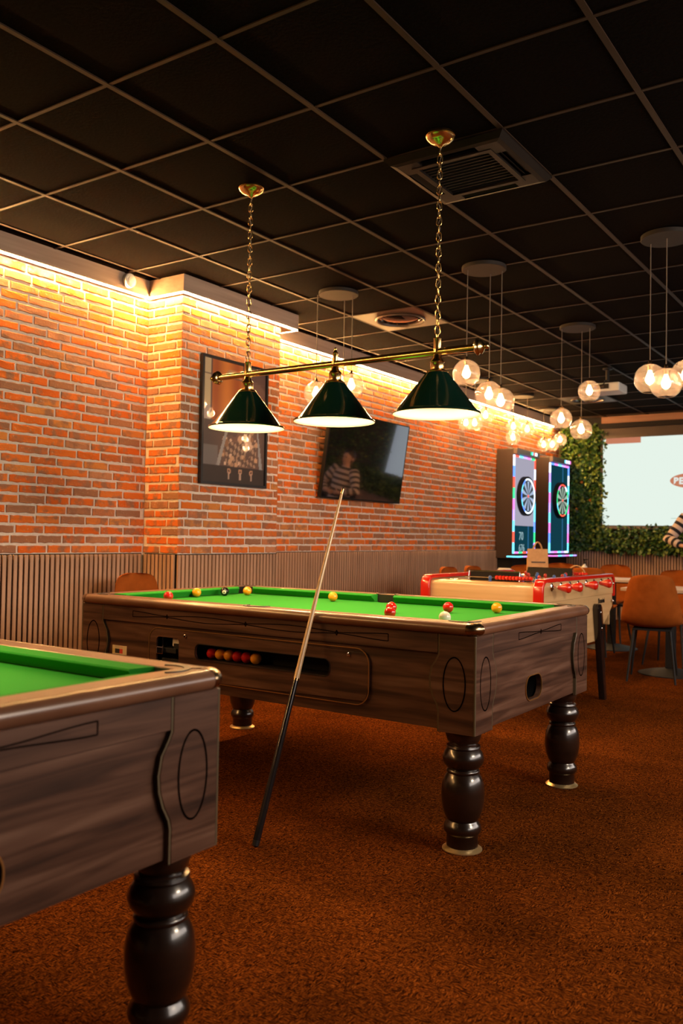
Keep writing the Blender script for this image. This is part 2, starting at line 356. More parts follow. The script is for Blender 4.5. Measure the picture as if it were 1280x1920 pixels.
def brick_run(parent, u0, u1, place, singles, z0=WZ + .006, z1=2.93, rgseed=1, shift=0.0):
    """rows of bricks along u0..u1; place(u, z) -> location, rotation; singles(u) decides object or joined mass"""
    rg = random.Random(rgseed); mass = MB(); rnds = []; row = 0; z = z0
    while z + BH < z1:
        u = u0 - rg.uniform(0.02, .11) - (.1 if row % 2 else 0) + shift
        while u < u1 - .02:
            L = rg.choice((.175, .186, .192, .196, .2, .206, .22)); a, b = max(u, u0), min(u + L, u1)
            if b - a > .025:
                k = rg.randrange(len(B_ME)); s = (b - a) / BL; dz = rg.uniform(-.0015, .0015); hs = rg.uniform(.95, 1.04)
                loc, rz = place(a, z + dz)
                if singles(a, b): inst('brick', B_ME[k], parent, loc, (0, 0, rz), (1, s, hs))
                else:
                    R = Matrix.Rotation(rz, 3, 'Z'); n = len(mass.v)
                    mass.v += [tuple(R @ Vector((v[0], v[1] * s, v[2] * hs)) + Vector(loc)) for v in B_SRC[k].v]
                    mass.f += [tuple(i + n for i in f) for f in B_SRC[k].f]; mass.m += [0] * len(B_SRC[k].f); rnds += [rg.random()] * len(B_SRC[k].v)
            u += L + .015
        z += CP; row += 1
    if mass.v:
        me = bpy.data.meshes.new('brickwork'); me.from_pydata(mass.v, [], mass.f); me.materials.append(M['brick'])
        at = me.attributes.new('rnd', 'FLOAT', 'POINT'); at.data.foreach_set('value', rnds)
        o = inst('brickwork', me, parent, (0, 0, 0)); o['kind'] = 'stuff'
    return row
brick_run(wl, FY + .2, PY0 - .004, lambda u, z: ((WX, u, z), 0), lambda a, b: b > .62, rgseed=3)
brick_run(wp, PY0 - .006, PY1, lambda u, z: ((PX, u, z), 0), lambda a, b: True, rgseed=5)
brick_run(wp, WX + .008, PX + .006, lambda u, z: ((u, PY0, z), -PI / 2), lambda a, b: True, rgseed=8)
brick_run(wr, PY1 + .004, BY, lambda u, z: ((WX, u, z), 0), lambda a, b: a < 5.25, rgseed=11)

# slatted wainscot: black backing, one slat each
SP, SW = .0393, .0262
def wainscot(name, label, back, slats):
    o = struct(back.build(name, M['felt_black']), label)
    for me, loc in slats: inst('slat', me, o, loc)
sl_y = MB().box(0, .014, 0, SW, 0, WZ - .006).mesh('slat', M['slat'], bevel=.0012, seg=1)
sl_x = MB().box(0, SW, -.014, 0, 0, WZ - .006).mesh('slat', M['slat'], bevel=.0012, seg=1)
bk = lambda x0, x1, y0, y1: MB().box(x0, x1, y0, y1, 0, WZ)
wainscot('trim_1', 'slatted walnut wainscot left of the pilaster', bk(WX, WX + .008, FY, PY0 - .022), [(sl_y, (WX + .008, PY0 - .065 - SP * k, 0)) for k in range(58)])
wainscot('trim_2', 'slatted walnut wainscot across the pilaster front', bk(PX, PX + .008, PY0 - .008, PY1 + .008), [(sl_y, (PX + .008, PY0 - .012 + SP * k, 0)) for k in range(29)])
wainscot('trim_3', 'slatted walnut wainscot on the pilaster side', bk(WX + .022, PX, PY0 - .008, PY0), [(sl_x, (WX + .03 + SP * k, PY0 - .008, 0)) for k in range(8)])
wainscot('trim_4', 'slatted walnut wainscot along the brick wall to the corner', bk(WX, WX + .008, PY1, BY), [(sl_y, (WX + .008, PY1 + .02 + SP * k, 0)) for k in range(185)])
wainscot('trim_5', 'slatted walnut wainscot below the plant wall', bk(WX, FX, BY - .008, BY), [(sl_x, (WX + .03 + SP * k, BY - .008, 0)) for k in range(96)])

# cornice boxes with the light strip below
CF = 2.86
struct(MB().box(WX, -.705, FY, 2.025, CF, CZ + .004).build('trim_6', M['cornice']), 'pale wood cornice above the left brick wall')
struct(MB().box(WX, -.36, 2.025, 3.36, CF, CZ + .004).build('trim_7', M['cornice']), 'pale wood cornice stepping around the pilaster')
struct(MB().box(WX, -.705, 3.36, BY - .3, CF, CZ + .004).build('trim_8', M['cornice']), 'pale wood cornice above the far brick wall')
def strip(name, label, segs):
    t = thing(name, label, 'light strip', ((segs[0][0] + segs[0][1]) / 2, (segs[0][2] + segs[0][3]) / 2, CF), group='warm light strips under the cornice')
    for s in segs:
        MB().box(s[0], s[1], s[2], s[3], CF - .004, CF).build('profile', M['white'], t)
        if s[1] - s[0] < s[3] - s[2]: MB().box(s[0] - .006, s[0], s[2], s[3], CF - .0135, CF).build('back_lip', M['cornice'], t)
        else: MB().box(s[0], s[1], s[3] if s[2] < 3 else s[2] - .006, (s[3] + .006) if s[2] < 3 else s[2], CF - .0135, CF).build('back_lip', M['cornice'], t)
        mb = MB(); e = .0015
        mb.box(s[0] + e, s[1] - e, s[2] + e, s[3] - e, CF - .012, CF - .004).build('diffuser', M['led'], t)
strip('light_strip', 'glowing warm strip under the cornice left of the pilaster', [(-.722, -.708, FY, 2.022)])
strip('light_strip', 'glowing warm strip bent around the pilaster cornice', [(-.377, -.363, 2.028, 3.355), (-.722, -.377, 2.028, 2.042), (-.72, -.377, 3.341, 3.355)])
strip('light_strip', 'glowing warm strip under the far cornice behind the lamps', [(-.722, -.708, 3.37, BY - .32)])
# ------------------------------------------------------------------ pool table (built once, copied)
TX0, TX1, TY0, TY1 = .483, 2.628, .527, 1.747
TCX, TCY = (TX0 + TX1) / 2, (TY0 + TY1) / 2
ZB, ZT, ZR = .447, .797, .842       # body bottom, body top, rail top
RO, BED = .017, .800                 # rail overhang, playing surface
def make_pool_table(label, group):
    t = thing('pool_table', label, 'pool table', (TCX, TCY, 0), group=group)
    rc = .014                       # recess of the boards behind the corner panels
    # carcass boards
    hx0, hx1, hz0, hz1 = .975, 2.15, .512, .692
    def plate(f0, f1, u0, u1, v0, v1, hole):
        return MB().ring(to_rect(hole, u0, u1, v0, v1), hole, f0, f1)
    ln = TY0 + rc
    b = plate(lambda p: (p[0], ln, p[1]), lambda p: (p[0], ln + .02, p[1]), TX0 + .02, TX1 - .02, ZB, ZT, rrect(hx0, hx1, hz0, hz1, .03, 8))
    b.build('side_board', M['walnut'], t)
    MB().box(TX0 + .02, TX1 - .02, TY1 - rc - .02, TY1 - rc, ZB, ZT).build('side_board', M['walnut'], t)
    hc = 1.112; hole = rrect(hc - .083, hc + .083, .492, .588, .045, 8)
    b = plate(lambda p: (TX1 - rc, p[0], p[1]), lambda p: (TX1 - rc - .02, p[0], p[1]), TY0 + .02, TY1 - .02, ZB, ZT, hole)
    b.build('end_board', M['walnut'], t)
    MB().box(TX0 + rc, TX0 + rc + .02, TY0 + .02, TY1 - .02, ZB, ZT).build('end_board', M['walnut'], t)
    MB().box(TX0 + .03, TX1 - .03, TY0 + .03, TY1 - .03, ZB - .004, ZB + .012).build('bottom_board', M['walnut'], t)
    # corner panels with the swelling edge
    pr = [(0, ZB - .008), (.143, ZB - .008), (.143, .515), (.148, .535), (.165, .565), (.177, .60), (.18, .635), (.172, .675), (.152, .705), (.143, .722), (.143, ZT), (0, ZT)]
    def corner(f):
        g0 = lambda p: f(p[0], p[1], 0); g1 = lambda p: f(p[0], p[1], rc + .003)
        o = MB().prism(pr, g0, g1).build('corner_panel', M['walnut'], t, bevel=.0015, seg=1)
        el = [(.081 + .047 * math.cos(2 * PI * k / 40), .618 + .1 * math.sin(2 * PI * k / 40)) for k in range(40)]
        ei = [(.081 + .0420 * math.cos(2 * PI * k / 40), .618 + .0950 * math.sin(2 * PI * k / 40)) for k in range(40)]
        MB().ring(el, ei, lambda p: f(p[0], p[1], -.0008), lambda p: f(p[0], p[1], .001)).build('oval_inlay', M['trimline'], o)
        ed = [(.143, ZT), (.143, .722), (.152, .705), (.172, .675), (.18, .635), (.177, .60), (.165, .565), (.148, .535), (.143, .515), (.143, ZB - .008)]
        mb = MB(); mb.ring(ed + [(p[0] + .006, p[1]) for p in reversed(ed)], ed + [(p[0] + .0055, p[1]) for p in reversed(ed)], lambda p: f(p[0], p[1], .001), lambda p: f(p[0], p[1], rc))
        mb.prism(ed + [(p[0] + .006, p[1]) for p in reversed(ed)], lambda p: f(p[0], p[1], .0015), lambda p: f(p[0], p[1], rc)).build('edge_band', M['edge'], o)
    for ux in (0, 1):
        for uy in (0, 1):
            sx = 1 if ux == 0 else -1; sy = 1 if uy == 0 else -1; X = TX0 if ux == 0 else TX1; Y = TY0 if uy == 0 else TY1
            corner(lambda u, z, d, X=X, Y=Y, sx=sx, sy=sy: (X + sx * (u + .004), Y + sy * d, z))
            corner(lambda u, z, d, X=X, Y=Y, sx=sx, sy=sy: (X + sx * d, Y + sy * (u + .004), z))
            MB().box(min(X, X + sx * .011), max(X, X + sx * .011), min(Y, Y + sy * .011), max(Y, Y + sy * .011), ZB - .008, ZT).build('corner_strip', M['edge'], t, bevel=.003)
    # frieze boards with the line inlay
    def frieze(f, u0, u1, bow, nodes):
        pf = [(u0, .727), (u1, .727), (u1, ZT), (u0, ZT)]
        o = MB().prism(pf, lambda p: f(p[0], p[1], .001), lambda p: f(p[0], p[1], rc + .002)).build('frieze', M['walnut'], t)
        zc = .766; h = .0135
        lines = []; ends = [bow[0]] + nodes + [bow[1]]
        ww = .0016
        mb = MB()
        def seg(a, b):
            d = Vector((b[0] - a[0], b[1] - a[1])); n = Vector((-d.y, d.x)).normalized() * ww
            q = [(a[0] - n.x, a[1] - n.y), (b[0] - n.x, b[1] - n.y), (b[0] + n.x, b[1] + n.y), (a[0] + n.x, a[1] + n.y)]
            mb.prism(q, lambda p: f(p[0], p[1], .0002), lambda p: f(p[0], p[1], .0015))
        seg((bow[0], zc - h), (bow[0], zc + h)); seg((bow[1], zc - h), (bow[1], zc + h))
        for k in range(len(ends) - 1):
            a, b2 = ends[k], ends[k + 1]; n = 8
            ha = h if k == 0 else .002; hb = h if k == len(ends) - 2 else .002
            for s in (-1, 1):
                prev = None
                for i in range(n + 1):
                    w = i / n
                    e = (ha + (hb - ha) * (w * w * (3 - 2 * w))) if (k == 0 or k == len(ends) - 2) else .002 + .011 * math.sin(PI * w) ** 1.3
                    cur = (a + (b2 - a) * w, zc + s * e)
                    if prev: seg(prev, cur)
                    prev = cur
        for nn in nodes:
            dm = [(nn, zc - .010), (nn + .006, zc), (nn, zc + .010), (nn - .006, zc)]
            for i in range(4): seg(dm[i], dm[(i + 1) % 4])
        for ua, ub in ((u0 - .0115, u0 - .001), (u1 + .001, u1 + .0115)): MB().prism([(ua, .728), (ub, .728), (ub, ZT), (ua, ZT)], lambda p: f(p[0], p[1], rc - .004), lambda p: f(p[0], p[1], rc + .001)).build('groove_shade', M['trimline'], o)  # dark strips painted in as the shade of the shallow gaps
        mb.build('line_inlay', M['trimline'], o)
    for Y, sy in ((TY0, 1), (TY1, -1)):
        frieze(lambda u, z, d, Y=Y, sy=sy: (u, Y + sy * d, z), TX0 + .155, TX1 - .155, (.845, 2.26), [1.072, 1.545, 2.02])
    for X, sx in ((TX0, 1), (TX1, -1)):
        frieze(lambda u, z, d, X=X, sx=sx: (X + sx * d, u, z), TY0 + .155, TY1 - .155, (.92, 1.393), [1.156])
    # cue-ball return at the end
    o2 = rrect(hc - .088, hc + .088, .487, .593, .050, 8)
    MB().ring(o2, rrect(hc - .084, hc + .084, .491, .589, .046, 8), lambda p: (TX1 - rc - .004, p[0], p[1]), lambda p: (TX1 - rc + .004, p[0], p[1])).build('return_ring', M['brassline'], t)
    r_out = rrect(hc - .086, hc + .086, .489, .591, .047, 8)
    mb = MB(); n = len(r_out)
    mb.add([(TX1 - rc - .004, p[0], p[1]) for p in r_out] + [(TX1 - rc - .10, p[0], p[1] - .01) for p in r_out], [(i, (i + 1) % n, n + (i + 1) % n, n + i) for i in range(n)] + [tuple(range(n, 2 * n))])
    mb.build('ball_return_cup', M['pocket'], t)
    # front door panel with coin window and ball window
    dy0, dy1 = ln - .009, ln
    g0 = lambda p: (p[0], dy0, p[1]); g1 = lambda p: (p[0], dy1 + .001, p[1])
    coin = rrect(1.003, 1.147, .548, .672, .018, 8); slot = rrect(1.25, 1.985, .588, .656, .026, 8)
    outer = rrect(.955, 2.172, .492, .712, .06, 8)
    mb = MB()
    for side, hl, u0, u1 in ((0, coin, .955, 1.2), (1, slot, 1.2, 2.172)):
        tr = to_rect(hl, u0, u1, .492, .712); fixed = []
        for (u, v) in tr:      # round the two outer corners
            r = .06
            if side == 0 and u < .955 + r and (v > .712 - r or v < .492 + r):
                cv = .712 - r if v > .6 else .492 + r; d = Vector((u - (.955 + r), v - cv)); d.normalize(); u, v = .955 + r + d.x * r, cv + d.y * r
            if side == 1 and u > 2.172 - r and (v > .712 - r or v < .492 + r):
                cv = .712 - r if v > .6 else .492 + r; d = Vector((u - (2.172 - r), v - cv)); d.normalize(); u, v = 2.172 - r + d.x * r, cv + d.y * r
            fixed.append((u, v))
        mb.ring(fixed, hl, g0, g1)
    dr = mb.build('door_panel', M['walnut'], t)
    MB().ring(rrect(.9535, 2.1735, .4905, .7135, .061, 8), rrect(.9565, 2.1705, .4935, .7105, .0585, 8), lambda p: (p[0], dy0 - .002, p[1]), lambda p: (p[0], dy0 + .002, p[1])).build('brass_edging', M['brassline'], dr)
    MB().ring(rrect(1.247, 1.988, .585, .659, .029, 8), slot, lambda p: (p[0], dy0 - .002, p[1]), lambda p: (p[0], dy0 + .001, p[1])).build('window_bezel', M['pocket'], dr)
    for u, v in ((1.187, .686), (2.078, .684)):
        MB().lathe([(.0085, 0), (.0085, -.004), (.005, -.006), (0, -.006)], 14, (u, dy0, v), 'y').build('lock', M['chrome'], dr)
    for o in dr.children:
        if o.name.startswith('lock'): o.rotation_euler = (0, 0, 0)
    # the inside of the ball window and of the coin window
    MB().box(1.22, 2.02, ln + .10, ln + .11, .56, .69).box(1.22, 2.02, ln - .0, ln + .10, .578, .588).box(1.22, 2.02, ln + .021, ln + .10, .672, .68).build('ball_tray', M['black'], t)
    MB().box(.99, 1.16, ln + .07, ln + .08, .53, .69).box(.99, 1.16, ln + .021, ln + .07, .535, .543).build('coin_recess', M['black'], t)
    mb = MB().box(1.02, 1.125, ln - .004, ln + .06, .60, .622)
    mb.box(1.10, 1.135, ln + .005, ln + .06, .60, .645).build('coin_chute', M['blackmetal'], t, bevel=.002)
    MB().box(1.014, 1.052, ln - .018, ln + .01, .594, .626).build('coin_slide', M['chrome'], t, bevel=.002)
    MB().box(1.085, 1.128, ln + .012, ln + .022, .630, .668).build('coin_plate', M['white'], t, bevel=.004)
    MB().box(1.022, 1.028, ln + .010, ln + .05, .626, .668).build('coin_guide', M['chrome'], t)
    MB().box(1.02, 1.135, ln + .01, ln + .05, .556, .572).build('coin_drawer', M['blackmetal'], t, bevel=.003)
    mb = MB().box(.695, .795, ln - .0015, ln, .563, .606); mb.build('sticker', M['sticker'], t)
    # top rail: profile swept along the four sides, bronze caps at the corners
    ox0, ox1, oy0, oy1 = TX0 - RO, TX1 + RO, TY0 - RO, TY1 + RO
    wi = .092
    prof = [(wi, ZT), (wi, ZR - .002), (wi - .002, ZR), (.030, ZR), (.0285, ZR - .0015), (.0265, ZR - .0015), (.025, ZR)]
    for k in range(9):
        a = PI / 2 + PI * k / 8; prof.append((.0225 + .0225 * math.cos(a), ZR - .0225 + .0225 * math.sin(a)))
    prof.append((.0225, ZT - .002)); prof.append((wi, ZT - .002))
    cr = .052
    def rail(f, a0, a1):
        MB().prism(prof, lambda p: f(p[0], a0(p[0]), p[1]), lambda p: f(p[0], a1(p[0]), p[1])).build('top_rail', M['rail'], t, smooth=.6)
    for Y, s in ((oy0, 1), (oy1, -1)):
        rail(lambda d, a, z, Y=Y, s=s: (a, Y + s * d, z), lambda d: ox0 + max(d, cr), lambda d: ox1 - max(d, cr))
    for X, s in ((ox0, 1), (ox1, -1)):
        rail(lambda d, a, z, X=X, s=s: (X + s * d, a, z), lambda d: oy0 + max(d, cr), lambda d: oy1 - max(d, cr))
    capp = [p for p in prof if p[0] <= .05] ; capp = [(cr - .0005, ZR)] + capp[:] + [(cr - .0005, ZT - .002)]
    for X, sx in ((ox0, 1), (ox1, -1)):
        for Y, sy in ((oy0, 1), (oy1, -1)):
            cx, cy = X + sx * cr, Y + sy * cr; vs = []; fs = []; m = len(capp); n = 10
            for k in range(n + 1):
                a = (PI / 2) * k / n
                for d, z in capp:
                    r = (cr - d) * 1.012 + .0006; vs.append((cx - sx * r * math.cos(a), cy - sy * r * math.sin(a), z + (.0008 if z > ZR - .004 else 0)))
            for k in range(n):
                for j in range(m - 1): fs.append((k * m + j, k * m + j + 1, (k + 1) * m + j + 1, (k + 1) * m + j))
            MB().add(vs, fs).build('corner_cap', M['dkbrass'], t, smooth=.7)
    # bed with pocket cut-outs, cushions
    bx0, bx1, by0, by1 = ox0 + wi - .004, ox1 - wi + .004, oy0 + wi - .004, oy1 - wi + .004
    nx0, nx1, ny0, ny1 = bx0 + .046, bx1 - .046, by0 + .046, by1 - .046
    xm = (bx0 + bx1) / 2; pr_ = .05
    def arc(cx, cy, a0, a1, r=pr_, n=7): return [(cx + r * math.cos(math.radians(a0 + (a1 - a0) * k / n)), cy + r * math.sin(math.radians(a0 + (a1 - a0) * k / n))) for k in range(n + 1)]
    io = .022
    poly = (arc(bx0 + io, by0 + io, 80, 10) + arc(xm, by0 - .004, 165, 15) + arc(bx1 - io, by0 + io, 170, 100)
            + arc(bx1 - io, by1 - io, 260, 190) + arc(xm, by1 + .004, 345, 195) + arc(bx0 + io, by1 - io, 350, 280))
    MB().prism(poly, lambda p: (p[0], p[1], BED - .02), lambda p: (p[0], p[1], BED)).build('bed_cloth', M['cloth'], t)
    cp = [(0, .802), (0, ZR - .0015), (.012, ZR - .002), (.046, ZR - .006), (.049, ZR - .010), (.047, ZR - .015), (.030, .812), (.026, .802)]
    def cush(f, a0, a1, k0, k1):
        MB().prism(cp, lambda p: f(p[0], a0 + k0 * p[0], p[1]), lambda p: f(p[0], a1 - k1 * p[0], p[1])).build('cushion', M['cloth'], t, smooth=.5)
    pc, pm = .062, .052
    for Y, s in ((by0, 1), (by1, -1)):
        g = lambda d, a, z, Y=Y, s=s: (a, Y + s * d, z)
        cush(g, bx0 + pc, xm - pm, .9, .35); cush(g, xm + pm, bx1 - pc, .35, .9)
    for X, s in ((bx0, 1), (bx1, -1)):
        g = lambda d, a, z, X=X, s=s: (X + s * d, a, z)
        cush(g, by0 + pc, by1 - pc, .9, .9)
    def pocket(cx, cy, a0, a1):
        mb = MB().lathe([(pr_ + .002, .86), (pr_ + .002, .70), (.0, .70)], 20, (0, 0, 0), cap=False)
        mb.v = [(v[0] + cx, v[1] + cy, min(v[2], BED - .002)) for v in mb.v]
        o = mb.build('pocket', M['pocket'], t)
        A = arc(cx, cy, a0, a1, pr_ + .014, 14); Bq = arc(cx, cy, a0, a1, pr_ - .002, 14); loop = A + Bq[::-1]
        MB().prism(loop, lambda p: (p[0], p[1], BED - .004), lambda p: (p[0], p[1], ZR + .0025)).build('pocket_lip', M['pocket'], o)
    for X, sx in ((bx0, 1), (bx1, -1)):
        for Y, sy in ((by0, 1), (by1, -1)):
            e = .0045; mb = MB().box(min(X, X + sx * .07), max(X, X + sx * .07), min(Y + sy * .003, Y + sy * e), max(Y + sy * .003, Y + sy * e), BED - .01, ZR - .002)
            mb.box(min(X + sx * .003, X + sx * e), max(X + sx * .003, X + sx * e), min(Y, Y + sy * .07), max(Y, Y + sy * .07), BED - .01, ZR - .002).build('pocket_liner', M['pocket'], t)
    for Y, sy in ((by0, 1), (by1, -1)): MB().box(xm - .058, xm + .058, min(Y + sy * .003, Y + sy * .006), max(Y + sy * .003, Y + sy * .006), BED - .01, ZR - .002).build('pocket_liner', M['pocket'], t)
    pocket(bx0 + io, by0 + io, 140, 310); pocket(bx1 - io, by0 + io, 230, 400); pocket(bx1 - io, by1 - io, 320, 490); pocket(bx0 + io, by1 - io, 50, 220)
    pocket(xm, by0 - .004, 172, 368); pocket(xm, by1 + .004, -8, 188)
    # turned legs with brass feet
    lp = [(.064, ZB - .004), (.067, .425), (.060, .402), (.052, .393), (.053, .386), (.062, .384), (.064, .378), (.060, .372), (.068, .362), (.0755, .345), (.0765, .335), (.072, .318), (.060, .303), (.055, .298), (.061, .294), (.062, .287), (.058, .282), (.067, .270),
          (.0765, .245), (.0795, .215), (.079, .185), (.074, .150), (.064, .122), (.056, .110), (.059, .104), (.066, .095), (.070, .082), (.0685, .070), (.061, .062), (.058, .056), (.058, .012)]
    for lx in (TX0 + .087, TX1 - .087):
        for ly in (TY0 + .087, TY1 - .087):
            lg = MB().lathe(lp, 28, (lx, ly, 0)).build('leg', M['legwood'], t, smooth=.9)
            MB().lathe([(.074, .0015), (.074, .005), (.062, .014), (.055, .015)], 24, (lx, ly, 0)).build('foot_plate', M['foot_brass'], lg, smooth=.9)
    return t
def sticker_mat():
    m, nt, b = new_mat('coloured_sticker'); L = nt.links.new
    tc = nd(nt, 'ShaderNodeTexCoord'); sp = nd(nt, 'ShaderNodeSeparateXYZ'); L(tc.outputs['Generated'], sp.inputs[0])
    c = ramp(nt, sp.outputs[0], [(0, (.55, .42, .15)), (.18, (.02, .02, .02)), (.5, (.55, .05, .03)), (.72, (.60, .50, .30))], 'CONSTANT')
    c2 = ramp(nt, sp.outputs[2], [(0, (1, 1, 1)), (.12, (0, 0, 0)), (.62, (.8, .8, .8))], 'CONSTANT')
    mx = nd(nt, 'ShaderNodeMixRGB'); L(c2, mx.inputs[0]); L(c, mx.inputs[1]); mx.inputs[2].default_value = (.60, .50, .33, 1); L(mx.outputs[0], b.inputs['Base Color']); return m
M['sticker'] = sticker_mat()
table = make_pool_table('walnut pool table with green cloth standing under the hanging lamps', 'pool tables')
near = copy_tree(table); near.location = (TCX, TCY - 2.574, 0)
near['label'] = 'nearest walnut pool table cut off by the left edge of the picture'

# balls
BR = .0254
def ball_mesh(mat): return MB().sphere((0, 0, 0), BR, 28, 16).mesh('pool_ball', mat, smooth=3.0)
def ball_mat(n, c): return pbr(n, c, 0.08, coat=0.4)
def eight_mat():
    m, nt, b = new_mat('eight_ball'); L = nt.links.new
    tc = nd(nt, 'ShaderNodeTexCoord'); vm = nd(nt, 'ShaderNodeVectorMath', operation='DISTANCE'); L(tc.outputs['Object'], vm.inputs[0])
    vm.inputs[1].default_value = Vector((.55, -.82, -.12)).normalized() * BR
    L(ramp(nt, vm.outputs['Value'], [(0, (.02, .02, .02)), (.0038, (.75, .68, .55)), (.0105, (.006, .006, .007))], 'CONSTANT'), b.inputs['Base Color'])
    b.inputs['Roughness'].default_value = .08; return m
BM = {'red': ball_mesh(ball_mat('red_ball', (.55, .012, .008))), 'yellow': ball_mesh(ball_mat('yellow_ball', (.82, .31, .012))), 'white': ball_mesh(ball_mat('white_ball', (.80, .72, .58))), 'black': ball_mesh(eight_mat())}
on_bed = [('red', .72, .88, 'red ball half hidden behind the rail at the far left end'), ('yellow', .618, 1.195, 'yellow ball closest to the far left end cushion'), ('black', .655, 1.385, 'black ball with a white spot on the green cloth'),
          ('yellow', .712, 1.515, 'yellow ball beside the far corner pocket'), ('yellow', 1.325, 1.50, 'yellow ball alone near the middle of the table to the right of the cue'), ('red', 1.915, 1.125, 'red ball behind another red ball near the middle pocket'),
          ('red', 2.055, .880, 'red ball half hidden by the rail, in front of another red ball'), ('red', 2.105, 1.325, 'single red ball standing beyond the white cue ball'), ('yellow', 2.287, 1.468, 'yellow ball nearest the right end of the table'), ('white', 2.333, .852, 'white cue ball half hidden by the near rail')]
for c, x, y, lab in on_bed: tag(inst('pool_ball', BM[c], None, (x, y, BED + BR), (random.uniform(0, 0), 0, 0)), lab, 'ball', 'balls on the green cloth')
for k, (c, lab) in enumerate([('red', 'leftmost ball, red, in the ball window of the pool table'), ('yellow', 'yellow ball second from the left in the ball window'), ('yellow', 'yellow ball third from the left in the ball window'),
                              ('red', 'red ball fourth from the left in the ball window'), ('red', 'red ball fifth from the left in the ball window'), ('yellow', 'rightmost ball, yellow, in the ball window of the pool table')]):
    tag(inst('pool_ball', BM[c], None, (1.302 + .0512 * k, TY0 + .014 + .045, .588 + BR + .0003)), lab, 'ball', 'balls in the return window')

# cue leaning on the rail
cb = Vector((1.918, .170, .004)); ct = Vector((1.921, .4985, .842)); cd = (ct - cb).normalized()
cue = thing('pool_cue', 'slim wooden pool cue with black butt leaning against the table rail', 'cue', tuple(cb))
def cue_part(n, a, b, r0, r1, mat, k=5):
    MB().sweep([cb + cd * (a + (b - a) * i / k) for i in range(k + 1)], [r0 + (r1 - r0) * i / k for i in range(k + 1)], 14).build(n, mat, cue, smooth=.8)
M['ash'] = noisy('ash_shaft', [(0.3, (.55, .36, .18)), (0.7, (.66, .46, .25))], (8, 8, 2), 4, 4, 0.3, coat=.4)
M['butt'] = pbr('black_butt', (.010, .009, .010), 0.15, coat=.5)
cue_part('bumper', 0, .02, .0125, .0142, M['pocket'], 2); cue_part('butt', .02, .62, .0145, .0112, M['butt'])
cue_part('collar', .62, .63, .0113, .0112, M['dkbrass'], 1); cue_part('shaft', .63, 1.425, .0111, .0053, M['ash']); cue_part('ferrule', 1.425, 1.445, .0053, .0052, M['brass'], 1); cue_part('tip', 1.445, 1.452, .0052, .0042, M['black'], 1)
# ------------------------------------------------------------------ billiard light over the table
LY, LZ = 1.10, 1.985
bl = thing('billiard_light', 'brass bar with three green cone shades hanging on chains above the table', 'lamp', (1.592, LY, CZ))
MB().lathe([(.0165, .845), (.0165, 2.335)], 20, (0, LY, LZ), 'x').build('bar', M['brass'], bl, smooth=.8)
for X, s in ((.845, -1), (2.335, 1)):
    pf = [(.017, 0), (.030, .004), (.036, .012), (.030, .018), (.026, .022), (.032, .028), (.024, .036), (.012, .042), (.010, .050), (.013, .056), (.009, .064), (0, .066)]
    MB().lathe([(r, s * z) for r, z in pf], 24, (X, LY, LZ), 'x').build('end_finial', M['brass'], bl, smooth=.9)
for X in (1.037, 1.592, 2.149):
    MB().lathe([(.048, 1.888), (.050, 1.893), (.044, 1.900), (.030, 1.906), (.030, 1.935), (.033, 1.938), (.030, 1.944), (.020, 1.955), (.017, 1.972)], 24, (X, LY, 0)).build('lamp_holder', M['brass'], bl, smooth=.9)
    MB().lathe([(.0185, LZ - .004), (.019, LZ + .012)], 16, (X, LY, 0)).build('clamp', M['brass'], bl, smooth=.8)
    mb = MB()
    mb.lathe([(.047, 1.8885), (.052, 1.888), (.185, 1.716), (.196, 1.712), (.1985, 1.706), (.196, 1.702)], 64, (X, LY, 0), cap=False)
    mb.cur = 1; mb.lathe([(.196, 1.702), (.192, 1.704), (.183, 1.713), (.050, 1.885), (.0, 1.8855)], 64, (X, LY, 0), cap=False)
    sh = mb.build('shade', [M['green_enamel'], M['shade_in']], bl, smooth=.6)
    MB().sphere((X, LY, 1.80), .030, 18, 10, 1.15).build('bulb', M['bulb'], sh, smooth=3.0)
    ld = bpy.data.lights.new('billiard_lamp', 'AREA'); ld.shape = 'DISK'; ld.size = .12; ld.energy = 12.5; ld.color = BULB
    lo = bpy.data.objects.new('billiard_lamp', ld); col.objects.link(lo); lo.parent = bl; lo.location = Vector((X, LY, 1.758)) - bl.location
MB().lathe([(.012, LZ + .014), (.0135, LZ + .024), (.0125, LZ + .05), (.015, LZ + .053), (.010, LZ + .058), (.006, LZ + .07), (.009, LZ + .076), (0, LZ + .082)], 18, (1.592, LY, 0)).build('top_finial', M['brass'], bl, smooth=.9)
link_me = None
def link_pts(L=.043, Wd=.021):
    r = Wd / 2; h = L / 2 - r; out = []
    for k in range(7): a = PI * k / 6; out.append((r * math.cos(a), 0, h + r * math.sin(a)))
    for k in range(7): a = PI + PI * k / 6; out.append((r * math.cos(a), 0, -h + r * math.sin(a)))
    return out
link_me = MB().sweep(link_pts(), .0026, 6, closed=True).mesh('link', M['brass'], smooth=1.2)
